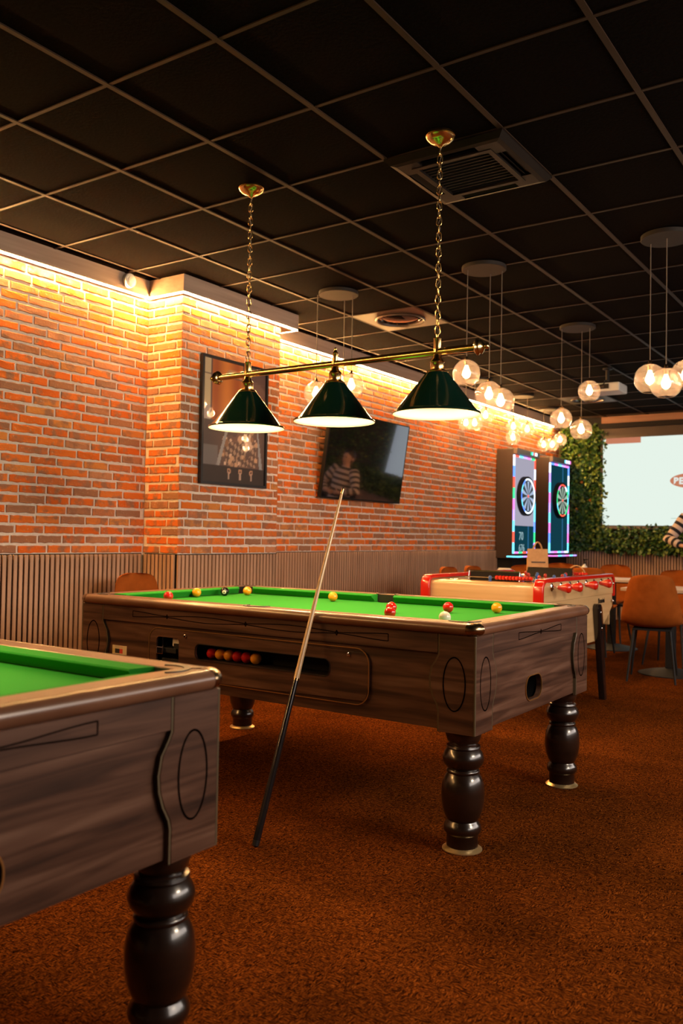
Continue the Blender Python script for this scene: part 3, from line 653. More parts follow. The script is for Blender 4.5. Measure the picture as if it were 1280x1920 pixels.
for X in (1.037, 2.149):
    MB().lathe([(.0155, LZ + .014), (.017, LZ + .02), (.017, LZ + .058), (.0185, LZ + .060), (.016, LZ + .064), (.006, LZ + .066), (.006, LZ + .078)], 20, (X, LY, 0)).build('chain_socket', M['brass'], bl, smooth=.9)
    MB().lathe([(.064, CZ), (.066, CZ - .010), (.060, CZ - .013), (.0655, CZ - .017), (.058, CZ - .028), (.040, CZ - .040), (.018, CZ - .047), (.010, CZ - .056), (.006, CZ - .060)], 36, (X, LY, 0)).build('ceiling_rose', M['brass'], bl, smooth=.9)
    z0, z1 = LZ + .082, CZ - .062; n = int((z1 - z0) / .0345)
    ch = MB().sweep([(X + .006 * math.sin(k * 1.9), LY + .006 * math.cos(k * 1.9), z0 + (z1 - z0) * k / 60) for k in range(61)], .0022, 6).build('chain', M['cord'], bl)
    dz = (z1 - z0) / n
    for k in range(n): inst('link', link_me, ch, (X - bl.location.x, 0, z0 + dz * (k + .5) - CZ), (0, 0.06 * math.sin(k * 2.3), .6 + (PI / 2 if k % 2 else 0) + .25 * math.sin(k * 1.3)))

# ------------------------------------------------------------------ globe pendants
def globe_profile(R):
    out = []
    a0, a1 = math.radians(14), math.radians(151)
    for k in range(19):
        a = a0 + (a1 - a0) * k / 18; out.append((R * math.sin(a), R * math.cos(a)))
    return out
def pendant(label, cx, cy, globes, R=.092, power=19.0, group='clusters of three smoked glass globes'):
    t = thing('globe_pendant', label, 'pendant lamp', (cx, cy, CZ), group=group)
    MB().lathe([(.148, CZ), (.148, CZ - .022), (.145, CZ - .025), (0, CZ - .025)], 40, (cx, cy, 0)).build('ceiling_plate', M['canopy'], t, smooth=.6)
    for gx, gy, gz in globes:
        MB().lathe([(.0032, CZ - .024), (.0032, gz + R + .02)], 8, (gx, gy, 0)).build('cord', M['cord'], t)
        pf = globe_profile(R); p2 = pf + [(r * .985, z * .985) for r, z in reversed(pf)]
        g = MB().lathe(pf + [(pf[-1][0] * .95, pf[-1][1] + .001)], 36, (gx, gy, gz), cap=False).build('globe', M['globe'], t, smooth=3.0)
        MB().lathe([(.006, gz + R + .022), (.010, gz + R + .018), (.011, gz + R), (.024, gz + R - .001), (.026, gz + R - .006), (.024, gz + R - .010), (.014, gz + R - .012), (.014, gz + R - .040), (0, gz + R - .040)], 18, (gx, gy, 0)).build('socket', M['dkbrass'], g, smooth=.8)
        MB().lathe([(.010, gz + R - .040), (.014, gz + R - .052), (.024, gz + .012), (.027, gz - .004), (.022, gz - .022), (.010, gz - .032), (0, gz - .034)], 18, (gx, gy, 0)).build('bulb', M['filament'], g, smooth=1.5)
        point('pendant_bulb', (gx, gy, gz), power, BULB, .03, t)
pendant('globe cluster right of the third green shade, hung from the middle of the ceiling', 1.5, 2.96, [(1.41, 2.899, 2.255), (1.506, 3.05, 2.125), (1.60, 3.03, 2.07)])
pendant('globe cluster mostly hidden behind the middle green shade', .316, 2.96, [(.19, 2.87, 2.21), (.29, 3.08, 2.17), (.417, 3.0, 2.272)])
pendant('large globe cluster cut off by the right edge of the picture', 2.68, 2.97, [(2.58, 3.00, 2.129), (2.686, 2.95, 2.086), (2.78, 3.038, 2.142)])
pendant('globe cluster hanging to the left of the white projector', 1.49, 4.85, [(1.375, 4.79, 2.181), (1.495, 4.95, 2.10), (1.59, 4.87, 2.413)])
pendant('distant globe cluster low behind the third green shade by the brick wall', -.3, 6.7, [(-.418, 6.62, 2.471), (-.342, 6.69, 2.472), (-.232, 6.746, 2.56)])
pendant('distant globe cluster above the left dart machine', -.3, 7.96, [(-.385, 7.902, 2.573), (-.24, 8.001, 2.542), (-.40, 7.93, 2.437)])
pendant('farthest globe cluster beside the top of the plant wall', -.4, 9.2, [(-.467, 9.155, 2.468), (-.375, 9.235, 2.47), (-.28, 9.28, 2.54)])

# ------------------------------------------------------------------ air conditioner, diffusers, detector, projector
def cassette():
    x0, x1, y0, y1 = 1.805, 2.395, 1.205, 1.795; t = thing('air_conditioner', 'square black ceiling cassette air conditioner behind the right chain', 'air conditioner', (2.1, 1.5, CZ))
    cx, cy = 2.1, 1.5
    sq = lambda h: [(cx - h, cy - h), (cx + h, cy - h), (cx + h, cy + h), (cx - h, cy + h)]
    z = CZ - .028
    mb = MB(); L = [(.308, CZ + .004), (.308, CZ - .006), (.285, z), (.262, z - .004)]
    vs = [(p[0], p[1], zz) for h, zz in L for p in sq(h)]; fs = [(4 * j + i, 4 * j + (i + 1) % 4, 4 * j + 4 + (i + 1) % 4, 4 * j + 4 + i) for j in range(3) for i in range(4)]
    mb.add(vs, fs).build('frame', M['ac'], t)
    # between slots: four corner pieces, four louvres, inner frame, grille
    zi = z - .004
    o, i2, c = .262, .208, .150
    for sx in (-1, 1):
        for sy in (-1, 1):
            mb = MB(); mb.box(cx + min(sx * o, sx * c), cx + max(sx * o, sx * c), cy + min(sy * i2, sy * o), cy + max(sy * i2, sy * o), zi, zi + .02)
            mb.box(cx + min(sx * o, sx * i2), cx + max(sx * o, sx * i2), cy + min(sy * i2, sy * c), cy + max(sy * i2, sy * c), zi, zi + .02)
            mb.build('corner_cover', M['ac'], t)
    for ax in (0, 1):
        for s in (-1, 1):
            f = (lambda u, d, zz: (cx + u, cy + s * d, zz)) if ax == 0 else (lambda u, d, zz: (cx + s * d, cy + u, zz))
            for d0, d1, nm in ((.212, .232, 'louvre'), (.238, .258, 'louvre')):
                q = [(-c + .004, d0), (c - .004, d0), (c - .004, d1), (-c + .004, d1)]
                vs = [f(u, d, zi + .004 + (.012 if d == d0 else 0)) for u, d in q] + [f(u, d, zi + .007 + (.012 if d == d0 else 0)) for u, d in q]
                MB().add(vs, [(0, 1, 2, 3), (7, 6, 5, 4), (0, 4, 5, 1), (1, 5, 6, 2), (2, 6, 7, 3), (3, 7, 4, 0)]).build(nm, M['ac'], t)
    MB().ring(sq(.208), sq(.182), lambda p: (p[0], p[1], zi - .003), lambda p: (p[0], p[1], zi + .02)).build('inner_frame', M['ac'], t)
    MB().box(cx - .26, cx + .26, cy - .26, cy + .26, CZ + .01, CZ + .02).build('casing', M['black'], t)
    g = MB().box(cx - .182, cx + .182, cy - .182, cy + .182, zi + .012, zi + .016).build('grille', M['black'], t)
    for k in range(12): MB().box(cx - .18, cx + .18, cy - .17 + .031 * k - .003, cy - .17 + .031 * k + .003, zi + .006, zi + .012).build('grille_bar', M['black'], g)
M['ac'] = pbr('bronze_black_plastic', (.007, .0045, .0035), 0.5, spec=.12)
cassette()
def diffuser(label, cx, cy):
    t = thing('ceiling_diffuser', label, 'diffuser', (cx, cy, CZ), group='round swirl diffusers in the ceiling')
    R = [.205 * 1 for _ in range(40)]
    circ = lambda r: [(cx + r * math.cos(2 * PI * k / 48), cy + r * math.sin(2 * PI * k / 48)) for k in range(48)]
    sqr = to_rect(circ(.2), cx - .296, cx + .296, cy - .296, cy + .296)
    MB().ring(sqr, circ(.2), lambda p: (p[0], p[1], CZ), lambda p: (p[0], p[1], CZ + .006)).build('plate', M['diff'], t)
    MB().lathe([(.2, CZ + .004), (.212, CZ - .004), (.205, CZ - .014), (.192, CZ - .010), (.186, CZ + .01)], 48, (cx, cy, 0), cap=False).build('rim', M['diff'], t, smooth=.9)
    MB().lathe([(.185, CZ + .02), (.15, CZ + .006), (.12, CZ + .0), (.06, CZ - .006), (0, CZ - .008)], 48, (cx, cy, 0), cap=False).build('cone', M['gloss_black'], t, smooth=1.2)
    MB().lathe([(.165, CZ + .012), (.172, CZ + .001), (.160, CZ - .004), (.150, CZ + .008)], 48, (cx, cy, 0), cap=False).build('inner_ring', M['gloss_black'], t, smooth=1.2)
M['diff'] = pbr('brown_metal_plate', (.055, .032, .023), 0.4)
diffuser('round black air diffuser set in the ceiling beside the third green shade', .3, 3.9)
diffuser('small distant round diffuser in the ceiling behind the projector globes', .3, 8.7)
t = thing('motion_sensor', 'small white round sensor on the cornice left of the pilaster', 'sensor', (-.705, 1.818, 2.925))
MB().lathe([(.048, 0), (.050, .012), (.048, .034), (.038, .042), (0, .042)], 32, (-.705, 1.818, 2.925), 'x').build('housing', M['white'], t, smooth=.7)
MB().lathe([(.030, .042), (.030, .046), (.022, .050), (0, .051)], 28, (-.705, 1.818, 2.925), 'x').build('lens', M['white'], t, smooth=.7)
t = thing('smoke_detector', 'white smoke detector on the ceiling at the right edge', 'smoke detector', (1.90, 6.86, CZ))
MB().lathe([(.055, CZ), (.057, CZ - .012), (.050, CZ - .030), (.030, CZ - .042), (0, CZ - .044)], 32, (1.90, 6.86, 0)).build('housing', M['white'], t, smooth=.7)
MB().lathe([(.040, CZ - .034), (.042, CZ - .038), (.036, CZ - .041)], 24, (1.90, 6.86, 0), cap=False).build('vent_ring', M['dk_brown'], t)
t = thing('projector', 'white projector hanging from the ceiling on a black pole', 'projector', (1.14, 6.75, CZ))
MB().lathe([(.05, CZ), (.05, CZ - .012), (.02, CZ - .02), (.02, CZ - .13)], 18, (1.15, 6.78, 0)).build('pole', M['blackmetal'], t, smooth=.7)
mb = MB(); mb.box(.955, 1.31, 6.66, 6.95, CZ - .262, CZ - .170); b = mb.build('body', M['white'], t, bevel=.02, seg=4)
MB().box(.985, 1.20, 6.652, 6.662, CZ - .235, CZ - .185).build('port_panel', M['canopy'], b)
for k, (dx, c) in enumerate(((0, 'blue'), (.045, 'blue'), (.085, 'canopy'), (.12, 'dk_brown'))):
    MB().box(1.0 + dx, 1.03 + dx, 6.644, 6.654, CZ - .222, CZ - .204).build('socket', M.get(c) or pbr('blue_plug', (.03, .06, .35), .4), b)
MB().sweep([(1.15, 6.75, CZ - .13), (1.155, 6.66, CZ - .15), (1.165, 6.63, CZ - .18), (1.11, 6.635, CZ - .215), (1.08, 6.65, CZ - .213)], .005, 8).build('cable', M['black'], t, smooth=1.0)
MB().lathe([(.035, 0), (.035, .02), (.028, .022), (0, .015)], 20, (1.14, 6.948, CZ - .21), 'y').build('lens', M['gloss_black'], t, smooth=.7)
# ------------------------------------------------------------------ framed poster on the pilaster
def poster():
    y0, y1, z0, z1 = 2.252, 3.002, 1.517, 2.463; x = PX + .0085
    t = thing('framed_poster', 'large black framed poster of a dim saloon scene on the brick pilaster', 'poster', (x, (y0 + y1) / 2, z0))
    out = [(y0, z0), (y1, z0), (y1, z1), (y0, z1)]; inn = [(y0 + .02, z0 + .02), (y1 - .02, z0 + .02), (y1 - .02, z1 - .02), (y0 + .02, z1 - .02)]
    MB().ring(out, inn, lambda p: (x, p[0], p[1]), lambda p: (x + .028, p[0], p[1])).build('frame', M['frame'], t)
    MB().box(x, x + .008, y0 + .01, y1 - .01, z0 + .01, z1 - .01).build('back_board', M['black'], t)
    nu, nv = 90, 112; rg = random.Random(4)
    blobs = []
    for k in range(46): blobs.append((rg.uniform(.30, .86), rg.uniform(.14, .50), rg.uniform(.012, .05), rg.choice([(.30, .17, .10), (.42, .25, .15), (.10, .06, .05), (.22, .11, .06), (.50, .34, .24)])))
    def paint(u, v):
        c = Vector((.10, .055, .045))
        if v > .50:
            w = .5 + .5 * math.sin(u * 19 + 1.0)
            c = Vector((.30, .075, .02)).lerp(Vector((.50, .17, .035)), w) if .14 < u < .62 else Vector((.09, .05, .045))
            if u < .12: c = Vector((.42, .33, .20)) if v > .62 else Vector((.32, .27, .24))
            if (u - .80) ** 2 + (v - .74) ** 2 * 2 < .045: c = Vector((.12, .07, .06))
            if abs(v - .70 - .25 * (u - .9) ** 2 * 4) < .025 and u > .68: c = Vector((.38, .24, .17))
            if abs(v - (.93 - .5 * (u - .45) ** 2 * 5)) < .014 and .36 < u < .62: c = Vector((.42, .22, .11))
        else:
            c = Vector((.07, .05, .045)).lerp(Vector((.16, .085, .06)), max(0, 1 - abs(u - .6) * 2))
            if .36 < u < .86 and .15 < v < .34:
                c = Vector((.30, .19, .13)) if math.sin(u * 70 + v * 40) * math.sin(u * 37 - v * 66) > .1 else Vector((.10, .06, .045))
            for bu, bv, br, bc in blobs:
                if (u - bu) ** 2 + (v - bv) ** 2 * 1.6 < br * br: c = Vector(bc)
            if abs(u - (.18 + .28 * v * 1.6)) < .018 * (1.6 - v): c = Vector((.26, .24, .23))
            if abs(u - (.97 - .10 * v * 2)) < .03 * (1.2 - v * 2): c = Vector((.24, .24, .25))
            if u < .24 and v < .30: c = c.lerp(Vector((.16, .15, .15)), .6)
        if v < .135:
            c = Vector((.035, .025, .022))
            for hu in (.42, .60, .78):
                r = math.hypot(u - hu, (v - .10) * 1.25)
                if r < .030: c = Vector((.40, .22, .13))
                if r < .014: c = Vector((.08, .04, .03))
                if abs(u - hu) < .012 and .03 < v < .09: c = Vector((.35, .24, .18))
        return c
    mb = MB(); px_ = x + .012; vs = []; cs = []
    for j in range(nv + 1):
        for i in range(nu + 1):
            u, v = i / nu, j / nv; vs.append((px_, y0 + .02 + (y1 - y0 - .04) * u, z0 + .02 + (z1 - z0 - .04) * v)); cs.append(paint(u, v))
    fs = [(j * (nu + 1) + i, j * (nu + 1) + i + 1, (j + 1) * (nu + 1) + i + 1, (j + 1) * (nu + 1) + i) for j in range(nv) for i in range(nu)]
    o = mb.add(vs, fs).build('print', M['print'], t)
    at = o.data.color_attributes.new('paint', 'FLOAT_COLOR', 'POINT')
    lut = {(round(v[1] - t.location.y, 4), round(v[2] - z0, 4)): c for v, c in zip(vs, cs)}
    for vtx, dd in zip(o.data.vertices, at.data):
        c = lut.get((round(vtx.co.y, 4), round(vtx.co.z, 4)), Vector((.1, .06, .05))); dd.color = (min(c.x * 1.7, .9), min(c.y * 1.7, .9), min(c.z * 1.7, .9), 1)
    MB().add([(x + .017, y0 + .018, z0 + .018), (x + .017, y1 - .018, z0 + .018), (x + .017, y1 - .018, z1 - .018), (x + .017, y0 + .018, z1 - .018)], [(0, 1, 2, 3)]).build('glazing', M['pane'], t)
m, nt, b = new_mat('printed_picture'); a = nd(nt, 'ShaderNodeAttribute', attribute_name='paint'); nt.links.new(a.outputs['Color'], b.inputs['Base Color']); b.inputs['Roughness'].default_value = .6; M['print'] = m
M['frame'] = pbr('black_frame', (.018, .018, .022), 0.4); M['pane'] = glass('picture_glass', (.97, .97, .97))
poster()

# ------------------------------------------------------------------ tilted television
th = math.atan2(.115, .813)
tv = thing('television', 'large black flat television tilted forward on the brick wall, switched off', 'television', (-.68, 4.877, 1.504), world=False); tv.rotation_euler = (0, th, 0)
hw, hh = .716, .821
MB().ring([(-hw, 0), (hw, 0), (hw, hh), (-hw, hh)], [(-hw + .009, .016), (hw - .009, .016), (hw - .009, hh - .009), (-hw + .009, hh - .009)], lambda p: (-.03, p[0], p[1]), lambda p: (.002, p[0], p[1])).build('bezel', M['black'], tv)
MB().box(-.012, 0, -hw + .009, hw - .009, .016, hh - .009).build('screen', M['tv_glass'], tv)
MB().box(-.045, -.012, -hw + .01, hw - .01, .01, hh - .01).build('back_cover', M['black'], tv)
MB().box(-.10, -.045, -.25, .25, .25, .6).box(-.13, -.045, -.04, .04, .52, .56).build('wall_bracket', M['blackmetal'], tv)

# ------------------------------------------------------------------ electronic dart machines
NEON = {k: emitter('neon_' + k, c, s) for k, (c, s) in dict(cyan=((.15, .75, 1.0), 2.2), blue=((.10, .25, 1.0), 2.4), green=((.05, .85, .30), 1.6), red=((1.0, .10, .06), 1.8), magenta=((1.0, .22, .75), 1.7), violet=((.45, .30, 1.0), 2.2), white=((.75, .85, 1.0), 2.6)).items()}
M['dart_body'] = pbr('dark_cabinet', (.040, .024, .019), 0.4)
M['dart_head'] = pbr('grey_header', (.14, .10, .085), 0.4)
M['scr_grey'] = emitter('lavender_display', (.42, .40, .50), .95); M['scr_teal'] = emitter('teal_display', (.006, .045, .065), 1.0); M['scr_line'] = emitter('display_line', (.03, .16, .34), 1.0)
M['digits'] = emitter('display_digits', (.35, .55, .60), 1.0)
def text(body, name, mat, parent, loc, size, rot, bold=0.0):
    c = bpy.data.curves.new(name, 'FONT'); c.body = body; c.size = size; c.align_x = 'CENTER'; c.align_y = 'CENTER'; c.extrude = .0008; c.offset = bold; c.materials.append(mat)
    o = bpy.data.objects.new(name, c); col.objects.link(o); o.parent = parent
    p = parent
    while p.parent is not None: p = p.parent
    o.location = (Vector(loc) - p.location) if p.get('wbuild') else loc
    o.rotation_euler = rot
    me = bpy.data.meshes.new_from_object(o); r = bpy.data.objects.new(name, me); col.objects.link(r); r.parent = parent; r.location = o.location; r.rotation_euler = rot
    bpy.data.objects.remove(o); r.name = name; return r
def dart(label, y0, y1, cols, ring, wedge, bright):
    xf = -.505; t = thing('dart_machine', label, 'dart machine', (-.62, (y0 + y1) / 2, 0), group='electronic dart machines')
    MB().box(-.742, xf, y0, y1, .90, 2.335).build('cabinet', M['dart_body'], t, bevel=.008)
    MB().box(-.742, xf - .01, y0 + .04, y1 - .04, .0, .90).build('base', M['black'], t, bevel=.01)
    MB().box(xf - .02, xf + .05, y0 + .01, y1 + .02, 2.262, 2.338).build('header', M['dart_head'], t, bevel=.006)
    a, bq, za, zb, w = y0 + .0, y1 - .035, .965, 2.25, .024
    yc = (a + bq) / 2
    hd = t.children[-1]
    hy = yc + .10
    if bright:
        for k, (c, d) in enumerate((('green', 0), ('cyan', .045), ('red', .10), ('white', .15), ('white', .19))): MB().box(xf + .05, xf + .053, hy + d, hy + d + .032, 2.283, 2.322).build('sign_tile', NEON[c], t)
    else:
        for k, c in enumerate(('cyan', 'white', 'violet', 'white', 'magenta')): MB().box(xf + .05, xf + .053, hy + .05 * k, hy + .05 * k + .044, 2.278, 2.322).build('sign_tile', NEON[c], t)
    # light frame of coloured segments
    def seg(u0, u1, v0, v1, c): MB().box(xf - .002, xf + .016, u0, u1, v0, v1).build('light_segment', NEON[c], t)
    n = 9; h = (zb - za) / n
    for k in range(n):
        seg(a, a + w, za + h * k, za + h * (k + 1), cols[k % len(cols)]); seg(bq - w, bq, za + h * k, za + h * (k + 1), cols[(k * 2 + 3) % len(cols)])
    n = 5; h = (bq - a - 2 * w) / n
    for k in range(n):
        seg(a + w + h * k, a + w + h * (k + 1), zb - w, zb, cols[(k + 1) % len(cols)]); seg(a + w + h * k, a + w + h * (k + 1), za, za + w, cols[(k + 4) % len(cols)])
    split = 1.33 if bright else zb - w
    d = MB().box(xf - .004, xf + .003, a + w, bq - w, za + w, split).build('display', M['scr_teal'], t)
    if bright:
        MB().box(xf - .004, xf + .003, a + w, bq - w, split, zb - w).build('upper_display', M['scr_grey'], t)
        text('70', 'digits', M['digits'], d, (xf + .004, yc - .09, 1.19), .15, (PI / 2, 0, PI / 2)); text('676', 'digits', M['digits'], d, (xf + .004, yc - .07, 1.035), .13, (PI / 2, 0, PI / 2))
    MB().box(xf + .003, xf + .0045, yc + .14, yc + .165, za + w, split).build('display_line', M['scr_line'], d)
    lg = MB().box(xf - .05, xf + .10, y0 - .06, y1 + .06, .915, .938).build('ledge', M['black'], t, bevel=.004)
    n = 6; h = (y1 - y0 + .12) / n
    for k in range(n): MB().box(xf + .10, xf + .106, y0 - .06 + h * k, y0 - .06 + h * (k + 1), .918, .936).build('ledge_light', NEON[cols[(k + 2) % len(cols)]], t)
    MB().box(xf - .05, xf + .10, y0 - .066, y0 - .06, .918, .936).build('ledge_light', NEON[cols[2]], t)
    # dartboard
    zc = 1.725; xb = xf + .065
    bd = MB().lathe([(.262, xf), (.262, xb - .006), (.250, xb), (.236, xb - .004), (.232, xb - .012)], 56, (0, yc, zc), 'x', cap=False).build('dartboard', M['black'], t, smooth=.6)
    circ = lambda r: [(yc + r * math.cos(2 * PI * k / 56), zc + r * math.sin(2 * PI * k / 56)) for k in range(56)]
    MB().add([(xb - .010, p[0], p[1]) for p in circ(.236)], [tuple(range(56))]).build('board_face', M['board_dark'], bd)
    for k in range(20):
        a0, a1 = 2 * PI * (k - .44) / 20, 2 * PI * (k + .44) / 20; r1 = .195 if k % 2 else .195
        mt = wedge[k % 2]
        q = [(.022, a0), (.195, a0), (.195, (a0 + a1) / 2), (.195, a1), (.022, a1)]
        MB().prism(q, lambda p: (xb - .010, yc + p[0] * math.sin(p[1]), zc + p[0] * math.cos(p[1])), lambda p: (xb - .004, yc + p[0] * math.sin(p[1]), zc + p[0] * math.cos(p[1]))).build('segment', mt, bd)
    MB().lathe([(.018, xb - .008), (.018, xb - .002), (0, xb - .002)], 16, (0, yc, zc), 'x').build('bullseye', NEON['red'], bd)
    for k in range(14):
        a0, a1 = 2 * PI * k / 14, 2 * PI * (k + 1) / 14
        q = [(.218, a0), (.234, a0), (.234, (a0 + a1) / 2), (.234, a1), (.218, a1), (.218, (a0 + a1) / 2)]
        MB().prism(q, lambda p: (xb - .010, yc + p[0] * math.sin(p[1]), zc + p[0] * math.cos(p[1])), lambda p: (xb - .002, yc + p[0] * math.sin(p[1]), zc + p[0] * math.cos(p[1]))).build('ring_light', NEON[ring[k]], bd)
M['board_dark'] = pbr('board_black', (.015, .018, .03), 0.4)
w1 = (emitter('pale_segment', (.42, .52, .72), 1.0), pbr('dark_segment', (.02, .03, .06), .5)); w2 = (emitter('mint_segment', (.40, .52, .42), 1.0), pbr('dark_green_segment', (.02, .05, .04), .5))
dart('dart machine with pale display and white lit board, the left one', 8.195, 8.965, ['cyan', 'red', 'cyan', 'violet', 'magenta', 'green', 'red', 'blue', 'white'], ['white'] * 8 + ['blue', 'cyan', 'blue', 'cyan', 'blue', 'white'], w1, True)
dart('dart machine with dark display and green lit board, beside the plant wall', 9.475, 10.285, ['cyan', 'blue', 'magenta', 'cyan', 'violet', 'magenta', 'cyan', 'violet', 'white'], ['red', 'white', 'green', 'cyan', 'green', 'green', 'red', 'red', 'green', 'cyan', 'green', 'green', 'magenta', 'red'], w2, False)

# ------------------------------------------------------------------ table football
def foosball():
    t = thing('foosball_table', 'maple table football table with red rails and red conical handles', 'foosball table', (1.57, 3.54, 0))
    yc = 3.54; xs = (1.175, 1.965)
    L0, L1 = 2.825, 4.255
    side = [(L0, .66), (2.95, .575), (3.12, .50), (3.22, .43), (3.86, .43), (3.96, .50), (4.13, .575), (L1, .66), (L1, .84), (4.20, .885), (2.88, .885), (L0, .84)]
    for x, s in ((xs[0], -1), (xs[1], 1)):
        o = MB().prism(side, lambda p: (x, p[0], p[1]), lambda p: (x + s * .018, p[0], p[1])).build('side_panel', M['maple'], t)
        up = [(L0 + .01, .755), (L1 - .01, .755), (L1 - .01, .84), (4.20, .88), (2.88, .88), (L0 + .01, .84)]
        MB().prism(up, lambda p: (x + s * .017, p[0], p[1]), lambda p: (x + s * .026, p[0], p[1])).build('upper_panel', M['maple'], o, bevel=.002, seg=1)
        outer = [(2.792, .60), (2.792, .80)] + [(2.862 - .07 * math.cos(a * PI / 12), .835 + .07 * math.sin(a * PI / 12)) for a in range(1, 6)] + [(2.87, .905), (4.21, .905)] + [(4.212 + .07 * math.sin(a * PI / 12), .835 + .07 * math.cos(a * PI / 12)) for a in range(1, 7)] + [(4.282, .735)]
        inner = [(2.822, .60), (2.822, .80)] + [(2.866 - .044 * math.cos(a * PI / 12), .835 + .044 * math.sin(a * PI / 12)) for a in range(1, 6)] + [(2.87, .879), (4.208, .879)] + [(4.21 + .044 * math.sin(a * PI / 12), .835 + .044 * math.cos(a * PI / 12)) for a in range(1, 7)] + [(4.254, .735)]
        MB().prism(outer + inner[::-1], lambda p: (x - s * .03, p[0], p[1]), lambda p: (x + s * .034, p[0], p[1])).build('red_rail', M['red_lac'], t, bevel=.008, seg=3, smooth=.8)
    for y, s in ((L0, 1), (L1, -1)):
        prof = [(0, .52), (0, .845), (.006, .862), (.02, .870), (.26, .870), (.26, .85), (.02, .845), (.02, .52)]
        MB().prism(prof, lambda p: (xs[0], y + s * p[0], p[1]), lambda p: (xs[1], y + s * p[0], p[1])).build('end_panel', M['maple'], t, smooth=.6)
        bp = [(.20, .868), (.205, .93), (.212, .93), (.27, .868)]
        pl = MB().prism(bp, lambda p: (xs[0] + .22, y + s * p[0], p[1]), lambda p: (xs[1] - .22, y + s * p[0], p[1])).build('score_plate', M['black'], t)
        MB().sweep([(xs[0] + .215, y + s * .19, .872), (xs[0] + .215, y + s * .205, .934), (xs[1] - .215, y + s * .205, .934), (xs[1] - .215, y + s * .19, .872)], .005, 8).build('plate_edge', M['chrome'], pl)
        MB().sweep([(xs[0] + .2, y + s * .17, .895), (xs[1] - .2, y + s * .17, .895)], .003, 8).build('bead_wire', M['chrome'], t)
        for k in range(11): MB().lathe([(.004, -.011), (.013, -.009), (.015, 0), (.013, .009), (.004, .011)], 12, (xs[1] - .36 + .0235 * k * 1.0 - .0 , y + s * .17, .895), 'x').build('score_bead', M['red_lac'], t, smooth=1.0)
        for xx in (xs[0] + .13, xs[1] - .13): MB().lathe([(.05, .870), (.052, .876), (.040, .878), (.034, .866), (0, .862)], 24, (xx, y + s * .13, 0)).build('ball_cup', M['chrome'], t, smooth=.8)
    MB().box(xs[0], xs[1], L0 + .02, L1 - .02, .70, .715).build('playfield', M['field'], t)
    MB().box(xs[0], xs[1], 3.15, 3.93, .435, .45).box(xs[0] + .01, xs[1] - .01, L0 + .02, L0 + .03, .66, .70).build('underside', M['black'], t)
    ext = (.10, .115, .09, .105)
    hp = [(.008, 0), (.012, .002), (.021, .032), (.031, .064), (.0315, .073), (.027, .082), (.014, .087), (.013, .082), (0, .082)]
    for k in range(8):
        y = 2.964 + .1655 * k; near_side = k in (0, 1, 3, 5); s = 1 if near_side else -1; x = xs[1] if near_side else xs[0]
        e = .075 + .04 * ((k * 37) % 5) / 5
        rod = MB().sweep([(xs[0] - (.05 if near_side else e), y, .85), (xs[1] + (e if near_side else .05), y, .85)], .0085, 10).build('rod', M['chrome'], t, smooth=.8)
        MB().lathe([(r, s * (z - .004)) for r, z in hp], 18, (x + s * (.026 + e - .03), y, .85), 'x').build('handle', M['red_lac'], rod, smooth=.8)
        for xx, s2 in ((xs[0], -1), (xs[1], 1)): MB().lathe([(.026, s2 * .026), (.026, s2 * .030), (.016, s2 * .034), (.013, s2 * .040), (.010, s2 * .040)], 18, (xx, y, .85), 'x').build('bearing', M['chrome'], rod, smooth=.7)
        for q in range((1, 2, 3, 5, 5, 3, 2, 1)[k]):
            n = (1, 2, 3, 5, 5, 3, 2, 1)[k]; xx = xs[0] + .08 + .63 * (q + .5) / n
            mt = M['player_blue'] if near_side else M['player_red']
            MB().lathe([(.005, .745), (.012, .75), (.010, .79), (.016, .83), (.019, .862), (.010, .876), (.007, .880), (.012, .888), (.012, .900), (.006, .908), (0, .909)], 10, (xx, y, 0)).build('player', mt, rod, smooth=.8)
    # legs
    for x0, x1 in ((xs[1] + .018, xs[1] + .062), (xs[0] - .062, xs[0] - .018)):
        for s in (-1, 1):
            def f(w, z, s=s): return yc + s * (.30 + (.68 - z) * .21 + w)
            pl = [(-.045, .62), (-.045, .655)] + [(-.045 * math.cos(a * PI / 8), .655 + .045 * math.sin(a * PI / 8)) for a in range(1, 8)] + [(.045, .655), (.045, .62), (.028, 0), (-.028, 0)]
            lg = MB().prism(pl, lambda p: (x0, f(p[0], p[1]), p[1]), lambda p: (x1, f(p[0], p[1]), p[1])).build('leg', M['black_lac'], t, bevel=.004, smooth=.6)
            for z in (.635, .52): MB().lathe([(.013, 0), (.013, .004), (.008, .007), (0, .007)], 14, (x1 if x1 > 1.9 else x0 - .007, f(0, z), z), 'x').build('bolt', M['chrome'], lg, smooth=.7)
    text('Bonzini', 'maker_mark', M['black'], t, (xs[1] + .0195, 3.995, .712), .05, (PI / 2, 0, PI / 2), .001)
    for y, z in ((2.86, .745), (4.235, .83), (4.235, .70)): MB().lathe([(.012, 0), (.012, .006), (.006, .012), (0, .012)], 12, (xs[1] + .026, y, z), 'x').build('screw_knob', M['chrome'], t, smooth=.7)
M['field'] = pbr('green_field', (.05, .16, .08), .5); M['player_blue'] = pbr('blue_player', (.03, .10, .35), .35); M['player_red'] = pbr('red_player', (.45, .03, .02), .35)
foosball()

